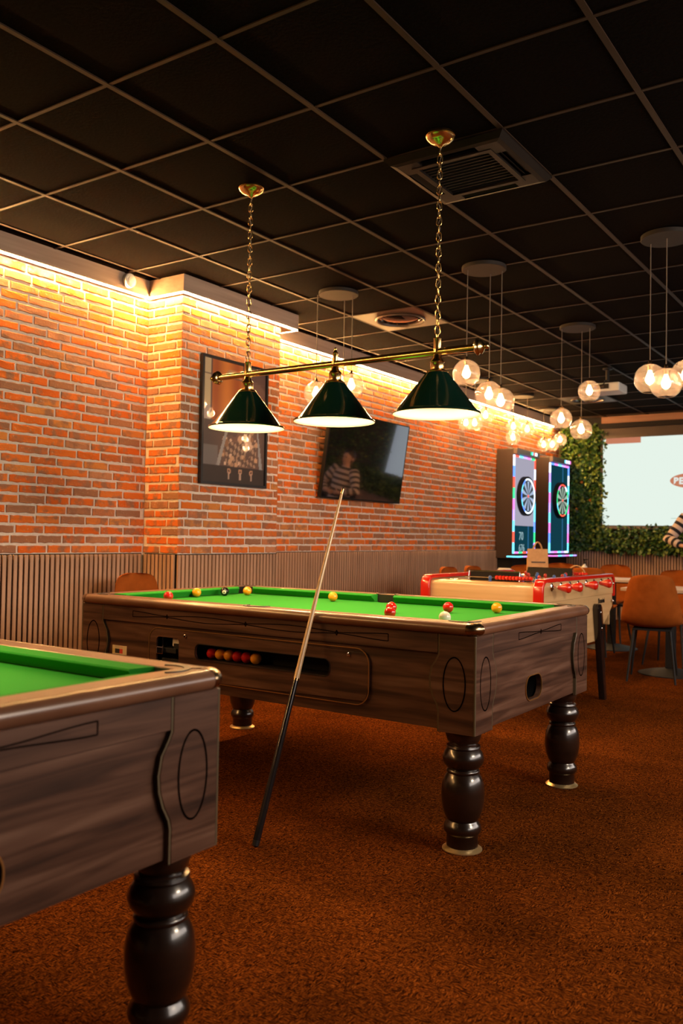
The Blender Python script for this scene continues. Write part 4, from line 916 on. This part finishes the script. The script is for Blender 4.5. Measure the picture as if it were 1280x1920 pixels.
# ------------------------------------------------------------------ chairs
def make_chair(label):
    t = thing('shell_chair', label, 'chair', (0, 0, 0), world=False, group='rust velvet shell chairs')
    rows = [(.225, .440, .17), (.215, .452, .205), (.17, .462, .222), (.08, .458, .232), (-.03, .452, .236), (-.12, .458, .238), (-.18, .485, .240), (-.212, .535, .236), (-.228, .60, .224), (-.240, .68, .208), (-.250, .75, .193), (-.257, .81, .177), (-.261, .845, .160), (-.263, .866, .136), (-.264, .876, .10), (-.264, .880, .05)]
    nu = 12; vs = []; fs = []
    def P(i, u, th):
        y, z, w = rows[i]; a = max(0, i - 1); b = min(len(rows) - 1, i + 1)
        ty, tz = rows[b][0] - rows[a][0], rows[b][1] - rows[a][1]; l = math.hypot(ty, tz); ny, nz = tz / l, -ty / l     # towards the sitter
        if i >= len(rows) - 3: ny, nz = 1.0, 0.0
        back = min(1, max(0, (i - 5) / 3)); dish = (.032 * (1 - back) + .055 * back) * abs(u) ** 2.2
        n_ = th * (1 - .75 * abs(u) ** 6)
        return (u * w, y + ny * (dish + n_), z + nz * (dish + n_))
    n = nu + 1; m = len(rows)
    for th in (.020, -.016):
        for i in range(m):
            for k in range(n): vs.append(P(i, -1 + 2 * k / nu, th))
    for i in range(m - 1):
        for k in range(nu):
            a = i * n + k; fs.append((a, a + 1, a + n + 1, a + n)); b = a + m * n; fs.append((b, b + n, b + n + 1, b + 1))
    loop = [k for k in range(n)] + [i * n + nu for i in range(1, m)] + [(m - 1) * n + k for k in range(nu - 1, -1, -1)] + [i * n for i in range(m - 2, 0, -1)]
    for a, b in zip(loop, loop[1:] + loop[:1]): fs.append((a, b, b + m * n, a + m * n))
    MB().add(vs, fs).build('shell', M['rust_fabric'], t, smooth=1.4)
    MB().box(-.15, .15, -.13, .15, .418, .434).build('under_frame', M['blackmetal'], t)
    for sx in (-1, 1):
        for y0, y1 in ((.13, .205), (-.11, -.205)):
            MB().sweep([(sx * .14, y0, .428), (sx * .187, y1, 0)], [.0135, .0085], 10).build('leg', M['blackmetal'], t, smooth=.8)
    return t
def place(o, x, y, rz, label): o.location = (x, y, 0); o.rotation_euler = (0, 0, rz); o['label'] = label
ch = make_chair('x'); R90 = PI / 2
spots = [(2.055, 5.14, .19, 'rust velvet chair in full view at the right, seen from behind'), (-.21, 1.70, -R90, 'rust velvet chair against the slats behind the left end of the pool table'),
         (.44, 4.98, -R90, 'rust chair whose rounded top shows left above the far red rail'), (.44, 5.50, -R90, 'rust chair whose rounded top shows just right of another above the far red rail'),
         (.40, 6.22, PI, 'rust chair back showing just left of the paper bag'), (.42, 7.40, PI + .3, 'rust chair back peeking out just right of the paper bag'),
         (1.12, 6.42, .1, 'rust chair with its back to us above the score plate of the football table'), (.97, 7.50, PI, 'rust chair facing us behind the right end of the football table'),
         (1.95, 6.17, PI - .1, 'rust chair facing us on the other side of the right table')]
for k, s in enumerate(spots): place(ch if k == 0 else copy_tree(ch), *s)

# ------------------------------------------------------------------ cafe tables
def cafe_table(label, cx, cy, w, d):
    t = thing('cafe_table', label, 'table', (cx, cy, 0), group='cafe tables with pale tops')
    MB().box(cx - w, cx + w, cy - d, cy + d, .722, .75).build('table_top', M['tabletop'], t, bevel=.006, seg=3)
    MB().box(cx - .2, cx + .2, cy - .03, cy + .03, .70, .722).box(cx - .03, cx + .03, cy - .2, cy + .2, .70, .722).build('top_bracket', M['blackmetal'], t)
    MB().box(cx - .038, cx + .038, cy - .038, cy + .038, .05, .70).build('column', M['blackmetal'], t, bevel=.006)
    MB().lathe([(.27, 0), (.27, .008), (.20, .026), (.09, .045), (.06, .052), (0, .052)], 40, (cx, cy, 0)).build('base', M['blackmetal'], t, smooth=.9)
cafe_table('pale topped cafe table behind the chair in full view', 2.10, 5.56, .34, .34)
cafe_table('pale topped cafe table seen past the right end of the football table', 1.14, 7.02, .33, .30)
cafe_table('long pale table behind the football table carrying the paper bag', .96, 5.42, .33, .58)

# small things on the tables
t = thing('paper_bag', 'brown kraft paper carrier bag with a twisted handle and a dark line of print', 'bag', (.80, 5.75, .7505))
bx, by, bz = .80, 5.75, .7505
q0 = [(-.10, -.055), (.10, -.055), (.10, .055), (-.10, .055)]
rot = lambda p, z, k=1.0: (bx + p[0] * k * .83 + -p[1] * .5, by + p[0] * k * .5 + p[1] * .83, bz + z)
mb = MB(); vs = [rot(p, 0) for p in q0] + [rot((p[0], p[1] * .9), .15) for p in q0] + [rot((p[0] * .98, p[1] * .35), .31) for p in q0]
mb.add(vs, [(3, 2, 1, 0)] + [(4 * j + i, 4 * j + (i + 1) % 4, 4 * j + 4 + (i + 1) % 4, 4 * j + 4 + i) for j in range(2) for i in range(4)]).build('bag_body', M['kraft'], t)
for s in (-1, 1): MB().sweep([rot((-.045 + .09 * k / 10, s * .018), .29 + .085 * math.sin(PI * k / 10) ** .6) for k in range(11)], .006, 8).build('handle', M['kraft'], t, smooth=1.0)
MB().prism([(-.07, .175), (.07, .175), (.07, .187), (-.07, .187)], lambda p: rot((p[0], -.0535), p[1]), lambda p: rot((p[0], -.0525), p[1])).build('printed_line', M['dk_brown'], t)
t = thing('pump_bottle', 'small white bottle with a pump standing on a far table', 'bottle', (.90, 6.84, .7505))
MB().lathe([(.030, .7505), (.034, .76), (.034, .85), (.028, .872), (.012, .885), (.012, .90)], 20, (.90, 6.84, 0)).build('bottle_body', M['white'], t, smooth=.8)
MB().lathe([(.013, .90), (.013, .915), (.005, .917), (.005, .94)], 14, (.90, 6.84, 0)).box(.885, .935, 6.834, 6.846, .94, .952).build('pump', M['canopy'], t)
t = thing('napkin_holder', 'pale napkin holder standing left of the paper bag behind the football rail', 'napkin holder', (.76, 5.05, .7505))
MB().box(.70, .82, 5.01, 5.09, .7505, .757).box(.70, .82, 5.01, 5.015, .757, .85).box(.70, .82, 5.085, 5.09, .757, .85).build('holder', M['chrome'], t)
for k in range(5): MB().box(.705, .815, 5.022 + .012 * k, 5.030 + .012 * k, .757, .875 + .006 * (k % 3)).build('napkin', M['white'], t)
t = thing('bread_basket', 'small woven basket with a loop handle behind the score plate', 'basket', (1.20, 5.72, .7505))
for k in range(5): MB().sweep([(1.20 + (.07 + .006 * k) * math.cos(a * PI / 12), 5.72 + (.07 + .006 * k) * math.sin(a * PI / 12), .757 + .013 * k) for a in range(24)], .0075, 6, closed=True).build('weave_ring', M['kraft'], t, smooth=1.2)
MB().lathe([(.07, .7505), (.07, .755), (0, .755)], 24, (1.20, 5.72, 0)).build('basket_base', M['kraft'], t)
MB().sweep([(1.20 + .09 * math.cos(PI * k / 12), 5.72, .80 + .11 * math.sin(PI * k / 12)) for k in range(13)], .006, 8).build('loop_handle', M['kraft'], t, smooth=1.0)
# ------------------------------------------------------------------ projection screen
t = thing('projection_screen', 'large white lit projection screen hanging before the plant wall', 'projection screen', (1.24, 10.36, 2.9))
SX0, SX1, SY = -.018, 2.505, 10.36
M['canvas'] = emitter('projected_image', (.72, .82, .74), 1.1); M['logo'] = emitter('projected_logo', (.56, .20, .11), 1.0); M['logo_text'] = emitter('projected_text', (.78, .82, .76), 1.0); M['faint'] = emitter('projected_faint', (.52, .64, .55), 1.0)
M['screen_border'] = pbr('screen_border', (.035, .020, .016), .5)
MB().box(SX0 - .035, SX1 + .035, SY, SY + .006, 1.345, 2.80).build('screen_fabric', M['screen_border'], t)
cv = MB().box(SX0, SX1, SY - .002, SY, 1.378, 2.655).build('projected_picture', M['canvas'], t)
MB().box(SX0 + .04, .525, SY - .004, SY - .002, 2.572, 2.655).build('header_tab', M['logo'], cv)
MB().box(SX0, SX0 + .62, SY - .003, SY + .001, 2.655, 2.70).build('tab_spill', M['dk_brown'], cv)
el = [(1.243 + .31 * math.cos(2 * PI * k / 48), 2.012 + .108 * math.sin(2 * PI * k / 48)) for k in range(48)]
MB().prism(el, lambda p: (p[0], SY - .004, p[1]), lambda p: (p[0], SY - .002, p[1])).build('logo_oval', M['logo'], cv)
text('BEI', 'logo_lettering', M['logo_text'], cv, (1.065, SY - .0045, 2.005), .128, (PI / 2, 0, 0), .006)
MB().box(.95, 1.10, SY - .004, SY - .002, 1.478, 1.488).build('caption_line', M['faint'], cv)
MB().box(SX0 - .06, SX1 + .06, SY - .02, SY + .02, 1.325, 1.362).build('bottom_bar', M['dart_head'], t, bevel=.006)
MB().box(SX0 - .06, SX1 + .06, SY - .05, SY + .06, 2.80, 2.872).build('casing', M['black'], t, bevel=.01)
struct(MB().box(SX0 - .03, FX, BY - .14, BY, 2.874, CZ).build('trim_9', M['beam']), 'reddish wooden beam above the projection screen')
struct(MB().box(WX, SX0 - .03, BY - .12, BY, 2.86, CZ).build('trim_10', M['black']), 'dark box at the end of the wooden beam')

# ------------------------------------------------------------------ plant wall
def leaves(x0, x1, z0, z1, n, y0, y1, rg, mb, cs):
    for _ in range(n):
        x, z, y = rg.uniform(x0, x1), rg.uniform(z0, z1), rg.uniform(y0, y1); L = rg.uniform(.035, .085); wd = L * rg.uniform(.25, .42)
        d = Vector((rg.uniform(-1, 1), -rg.uniform(.2, 1.0), rg.uniform(-1.0, .7))).normalized(); n_ = Vector((rg.uniform(-.6, .6), -1, rg.uniform(-.2, .9))); sd = d.cross(n_).normalized(); up = sd.cross(d)
        p = Vector((x, y, z)); k = len(mb.v)
        mb.v += [tuple(p), tuple(p + d * L * .5 + sd * wd + up * wd * .3), tuple(p + d * L - up * L * .15), tuple(p + d * L * .5 - sd * wd + up * wd * .3), tuple(p + d * L * .5 - up * wd * .1)]
        mb.f += [(k, k + 1, k + 4), (k + 1, k + 2, k + 4), (k + 2, k + 3, k + 4), (k + 3, k, k + 4)]; mb.m += [0] * 4
        cs += [rg.random()] * 5
rg = random.Random(21); lb = MB(); cs = []
leaves(WX + .10, .02, 1.02, 2.86, 5200, 10.34, 10.49, rg, lb, cs)
leaves(.0, 4.2, .98, 1.36, 4200, 10.27, 10.49, rg, lb, cs)
leaves(SX1, 4.2, 1.3, 2.86, 1500, 10.36, 10.49, rg, lb, cs)
me = bpy.data.meshes.new('plant_wall'); me.from_pydata(lb.v, [], lb.f); me.materials.append(M['leaf'])
at = me.attributes.new('rnd', 'FLOAT', 'POINT'); at.data.foreach_set('value', cs)
pw = inst('plant_wall', me, None, (0, 0, 0)); pw['kind'] = 'stuff'; tag(pw, 'dense green leafy plant wall around the projection screen', 'plant wall')
mb = MB()
for fx, fz in ((-.36, 2.42), (-.33, 2.02), (-.40, 1.62), (-.2, 1.75), (-.15, 2.3)):
    for k in range(6): a = PI * k / 3; mb.lathe([(0, -.008), (.008, -.003), (.009, .003), (0, .007)], 6, (fx + .013 * math.cos(a), 10.345, fz + .013 * math.sin(a)), 'y', cap=False)
fl = mb.build('blossom', M['blossom'], pw); fl['kind'] = 'stuff'

# ------------------------------------------------------------------ person in striped jumper by the screen
def loft(mb, rings, n=14, al=None, a0=0.0):
    """rings: (centre, radius_a, radius_b, axis direction); along-values are kept in al"""
    base = len(mb.v); prev = None; s = a0; pc = None
    for c, ra, rb, ax in rings:
        c = Vector(c); ax = Vector(ax).normalized()
        u = Vector((1, 0, 0)) if prev is None else prev
        u = (u - ax * u.dot(ax)).normalized(); prev = u; w = ax.cross(u)
        if pc is not None: s += (c - pc).length
        pc = c
        for k in range(n): a = 2 * PI * k / n; mb.v.append(tuple(c + u * (ra * math.cos(a)) + w * (rb * math.sin(a)))); (al is not None) and al.append(s)
    m = len(rings)
    for i in range(m - 1):
        for k in range(n): k2 = (k + 1) % n; mb.f.append((base + i * n + k, base + i * n + k2, base + (i + 1) * n + k2, base + (i + 1) * n + k)); mb.m.append(0)
    mb.f += [tuple(base + k for k in range(n - 1, -1, -1)), tuple(base + (m - 1) * n + k for k in range(n))]; mb.m += [0, 0]
def person():
    px, py = 1.80, 8.12
    t = thing('person', 'person in a black and cream striped jumper at the right edge, elbow bent', 'person', (px, py, 0), world=False)
    # body: one skinned figure
    J = dict(pel=(0, 0, .95), sp=(0, .01, 1.13), ch=(0, .01, 1.30), nk=(0, 0, 1.45), nk2=(0, -.01, 1.52), hd=(0, -.02, 1.60), top=(0, -.01, 1.70),
             shL=(-.17, 0, 1.40), elL=(-.315, -.08, 1.185), wrL=(-.16, -.185, 1.11), haL=(-.09, -.20, 1.10),
             shR=(.17, 0, 1.40), elR=(.30, -.06, 1.17), wrR=(.13, -.19, 1.09), haR=(.06, -.205, 1.09),
             hpL=(-.09, 0, .90), knL=(-.10, -.02, .49), anL=(-.10, .02, .09), toL=(-.11, -.13, .035), hpR=(.09, 0, .90), knR=(.10, -.02, .49), anR=(.10, .02, .09), toR=(.11, -.13, .035))
    rad = dict(pel=(.14, .10), sp=(.125, .09), ch=(.145, .10), nk=(.055, .055), nk2=(.05, .05), hd=(.078, .092), top=(.065, .075), shL=(.055, .055), shR=(.055, .055), elL=(.038, .038), elR=(.038, .038), wrL=(.024, .028), wrR=(.024, .028), haL=(.02, .035), haR=(.02, .035),
               hpL=(.085, .09), hpR=(.085, .09), knL=(.055, .058), knR=(.055, .058), anL=(.036, .038), anR=(.036, .038), toL=(.035, .028), toR=(.035, .028))
    E = [('pel', 'sp'), ('sp', 'ch'), ('ch', 'nk'), ('nk', 'nk2'), ('nk2', 'hd'), ('hd', 'top'), ('ch', 'shL'), ('shL', 'elL'), ('elL', 'wrL'), ('wrL', 'haL'), ('ch', 'shR'), ('shR', 'elR'), ('elR', 'wrR'), ('wrR', 'haR'), ('pel', 'hpL'), ('hpL', 'knL'), ('knL', 'anL'), ('anL', 'toL'), ('pel', 'hpR'), ('hpR', 'knR'), ('knR', 'anR'), ('anR', 'toR')]
    names = list(J)
    for sd, wr in (('L', -1), ('R', 1)):      # five fingers each, rooted in the palm
        hx, hy, hz = J['ha' + sd]
        for q in range(5):
            r = 'f%s%d' % (sd, q); ln = (.045, .062, .07, .065, .05)[q]; dz = .03 - .015 * q
            if q == 0: p1, p2 = (hx - wr * .0, hy - .02, hz + .035), (hx - wr * .03, hy - .025, hz + .06)
            else: p1, p2 = (hx - wr * ln * .6, hy - .012, hz + dz), (hx - wr * ln * 1.1, hy + .018, hz + dz - .004)
            J[r + 'a'] = p1; J[r + 'b'] = p2; rad[r + 'a'] = (.0095, .0095); rad[r + 'b'] = (.0075, .0075); E.append(('ha' + sd, r + 'a')); E.append((r + 'a', r + 'b')); names += [r + 'a', r + 'b']
    me = bpy.data.meshes.new('body'); me.from_pydata([J[n] for n in names], [(names.index(a), names.index(b)) for a, b in E], []); me.materials.append(M['skin'])
    o = bpy.data.objects.new('body', me); col.objects.link(o); o.parent = t
    md = o.modifiers.new('skin', 'SKIN'); ly = me.skin_vertices[0] if me.skin_vertices else None
    if ly is None:
        bm = bmesh.new(); bm.from_mesh(me); bm.verts.layers.skin.verify(); bm.to_mesh(me); bm.free(); ly = me.skin_vertices[0]
    for i, n in enumerate(names): ly.data[i].radius = rad[n]; ly.data[i].use_root = (n == 'pel')
    md.use_smooth_shade = True; o.modifiers.new('sub', 'SUBSURF').levels = 2; o.modifiers['sub'].render_levels = 2
    # jumper: torso and sleeves, stripes follow the cloth
    mb = MB(); al = []
    Zx = (0, 0, 1)
    loft(mb, [((0, 0, .90), .175, .125, Zx), ((0, 0, .98), .178, .13, Zx), ((0, .005, 1.10), .165, .125, Zx), ((0, .01, 1.22), .172, .128, Zx), ((0, .01, 1.32), .185, .128, Zx), ((0, .01, 1.39), .180, .11, Zx), ((0, .005, 1.435), .12, .085, Zx), ((0, 0, 1.46), .068, .068, Zx), ((0, -.005, 1.485), .062, .062, Zx)], 20, al)
    for sd in ('L', 'R'):
        s, e, w = (Vector(J[k + sd]) for k in ('sh', 'el', 'wr')); d1 = (e - s).normalized(); d2 = (w - e).normalized(); dm = (d1 + d2).normalized()
        rr = [(s - d1 * .05, .075, .075, d1), (s + d1 * .02, .078, .078, d1), (s.lerp(e, .4), .068, .068, d1), (s.lerp(e, .8), .060, .060, d1), (e + d1 * .01 - d2 * .012, .056, .060, dm), (e.lerp(w, .22), .056, .056, d2), (e.lerp(w, .6), .050, .050, d2), (w - d2 * .01, .042, .042, d2)]
        loft(mb, rr, 16, al, .02)
    j = bpy.data.meshes.new('jumper'); j.from_pydata(mb.v, [], mb.f); j.materials.append(M['stripes']); j.polygons.foreach_set('use_smooth', [True] * len(j.polygons))
    a = j.attributes.new('along', 'FLOAT', 'POINT'); a.data.foreach_set('value', al)
    inst('jumper', j, t, (0, 0, 0))
    mb = MB(); loft(mb, [((0, 0, .99), .16, .118, Zx), ((0, 0, .90), .168, .12, Zx), ((0, 0, .82), .165, .115, Zx)], 18)
    for s in (-1, 1): loft(mb, [((s * .085, 0, .90), .088, .105, Zx), ((s * .092, -.005, .75), .085, .09, Zx), ((s * .10, -.02, .49), .066, .07, Zx), ((s * .10, .0, .30), .06, .062, Zx), ((s * .10, .02, .08), .055, .058, Zx)], 16)
    mb.build('trousers', M['denim'], t, smooth=1.2)
    for s in (-1, 1):
        mb = MB(); loft(mb, [((s * .105, .06, .045), .036, .042, (0, -1, 0)), ((s * .105, .0, .05), .042, .048, (0, -1, 0)), ((s * .108, -.08, .04), .045, .038, (0, -1, 0)), ((s * .112, -.16, .03), .036, .026, (0, -1, 0))], 14); mb.v = [(v[0], v[1], max(v[2], .0)) for v in mb.v]; mb.build('shoe', M['black'], t, smooth=1.2)
    # head details: hair, ears, eyes, nose, mouth
    mb = MB(); mb.sphere((0, .012, 1.635), .102, 20, 12, 1.12); mb.v = [(v[0] * .92, max(v[1], -.055 if v[2] > 1.66 else -.01), v[2]) for v in mb.v]; mb.build('hair', M['hair'], t, smooth=2.0)
    for s in (-1, 1):
        MB().sphere((s * .082, .0, 1.605), .018, 10, 6, 1.5).build('ear', M['skin'], t, smooth=2.0)
        MB().sphere((s * .030, -.096, 1.618), .010, 10, 6).build('eye', M['hair'], t, smooth=2.0)
    MB().lathe([(.0, -.024), (.014, -.016), (.010, .005), (.004, .026)], 10, (0, -.112, 1.59)).build('nose', M['skin'], t, smooth=2.0)
    MB().sphere((0, -.100, 1.553), .020, 12, 6, .3).build('mouth', M['lips'], t, smooth=2.0)
M['lips'] = pbr('lips', (.45, .16, .13), .4)
m, nt, b = new_mat('striped_knit'); a = nd(nt, 'ShaderNodeAttribute', attribute_name='along'); ml = nd(nt, 'ShaderNodeMath', operation='MULTIPLY'); ml.inputs[1].default_value = 1 / .082; nt.links.new(a.outputs['Fac'], ml.inputs[0])
fr = nd(nt, 'ShaderNodeMath', operation='FRACT'); nt.links.new(ml.outputs[0], fr.inputs[0]); nt.links.new(ramp(nt, fr.outputs[0], [(0, (.62, .50, .44)), (.54, (.012, .012, .02))], 'CONSTANT'), b.inputs['Base Color']); b.inputs['Roughness'].default_value = .9; M['stripes'] = m
person()
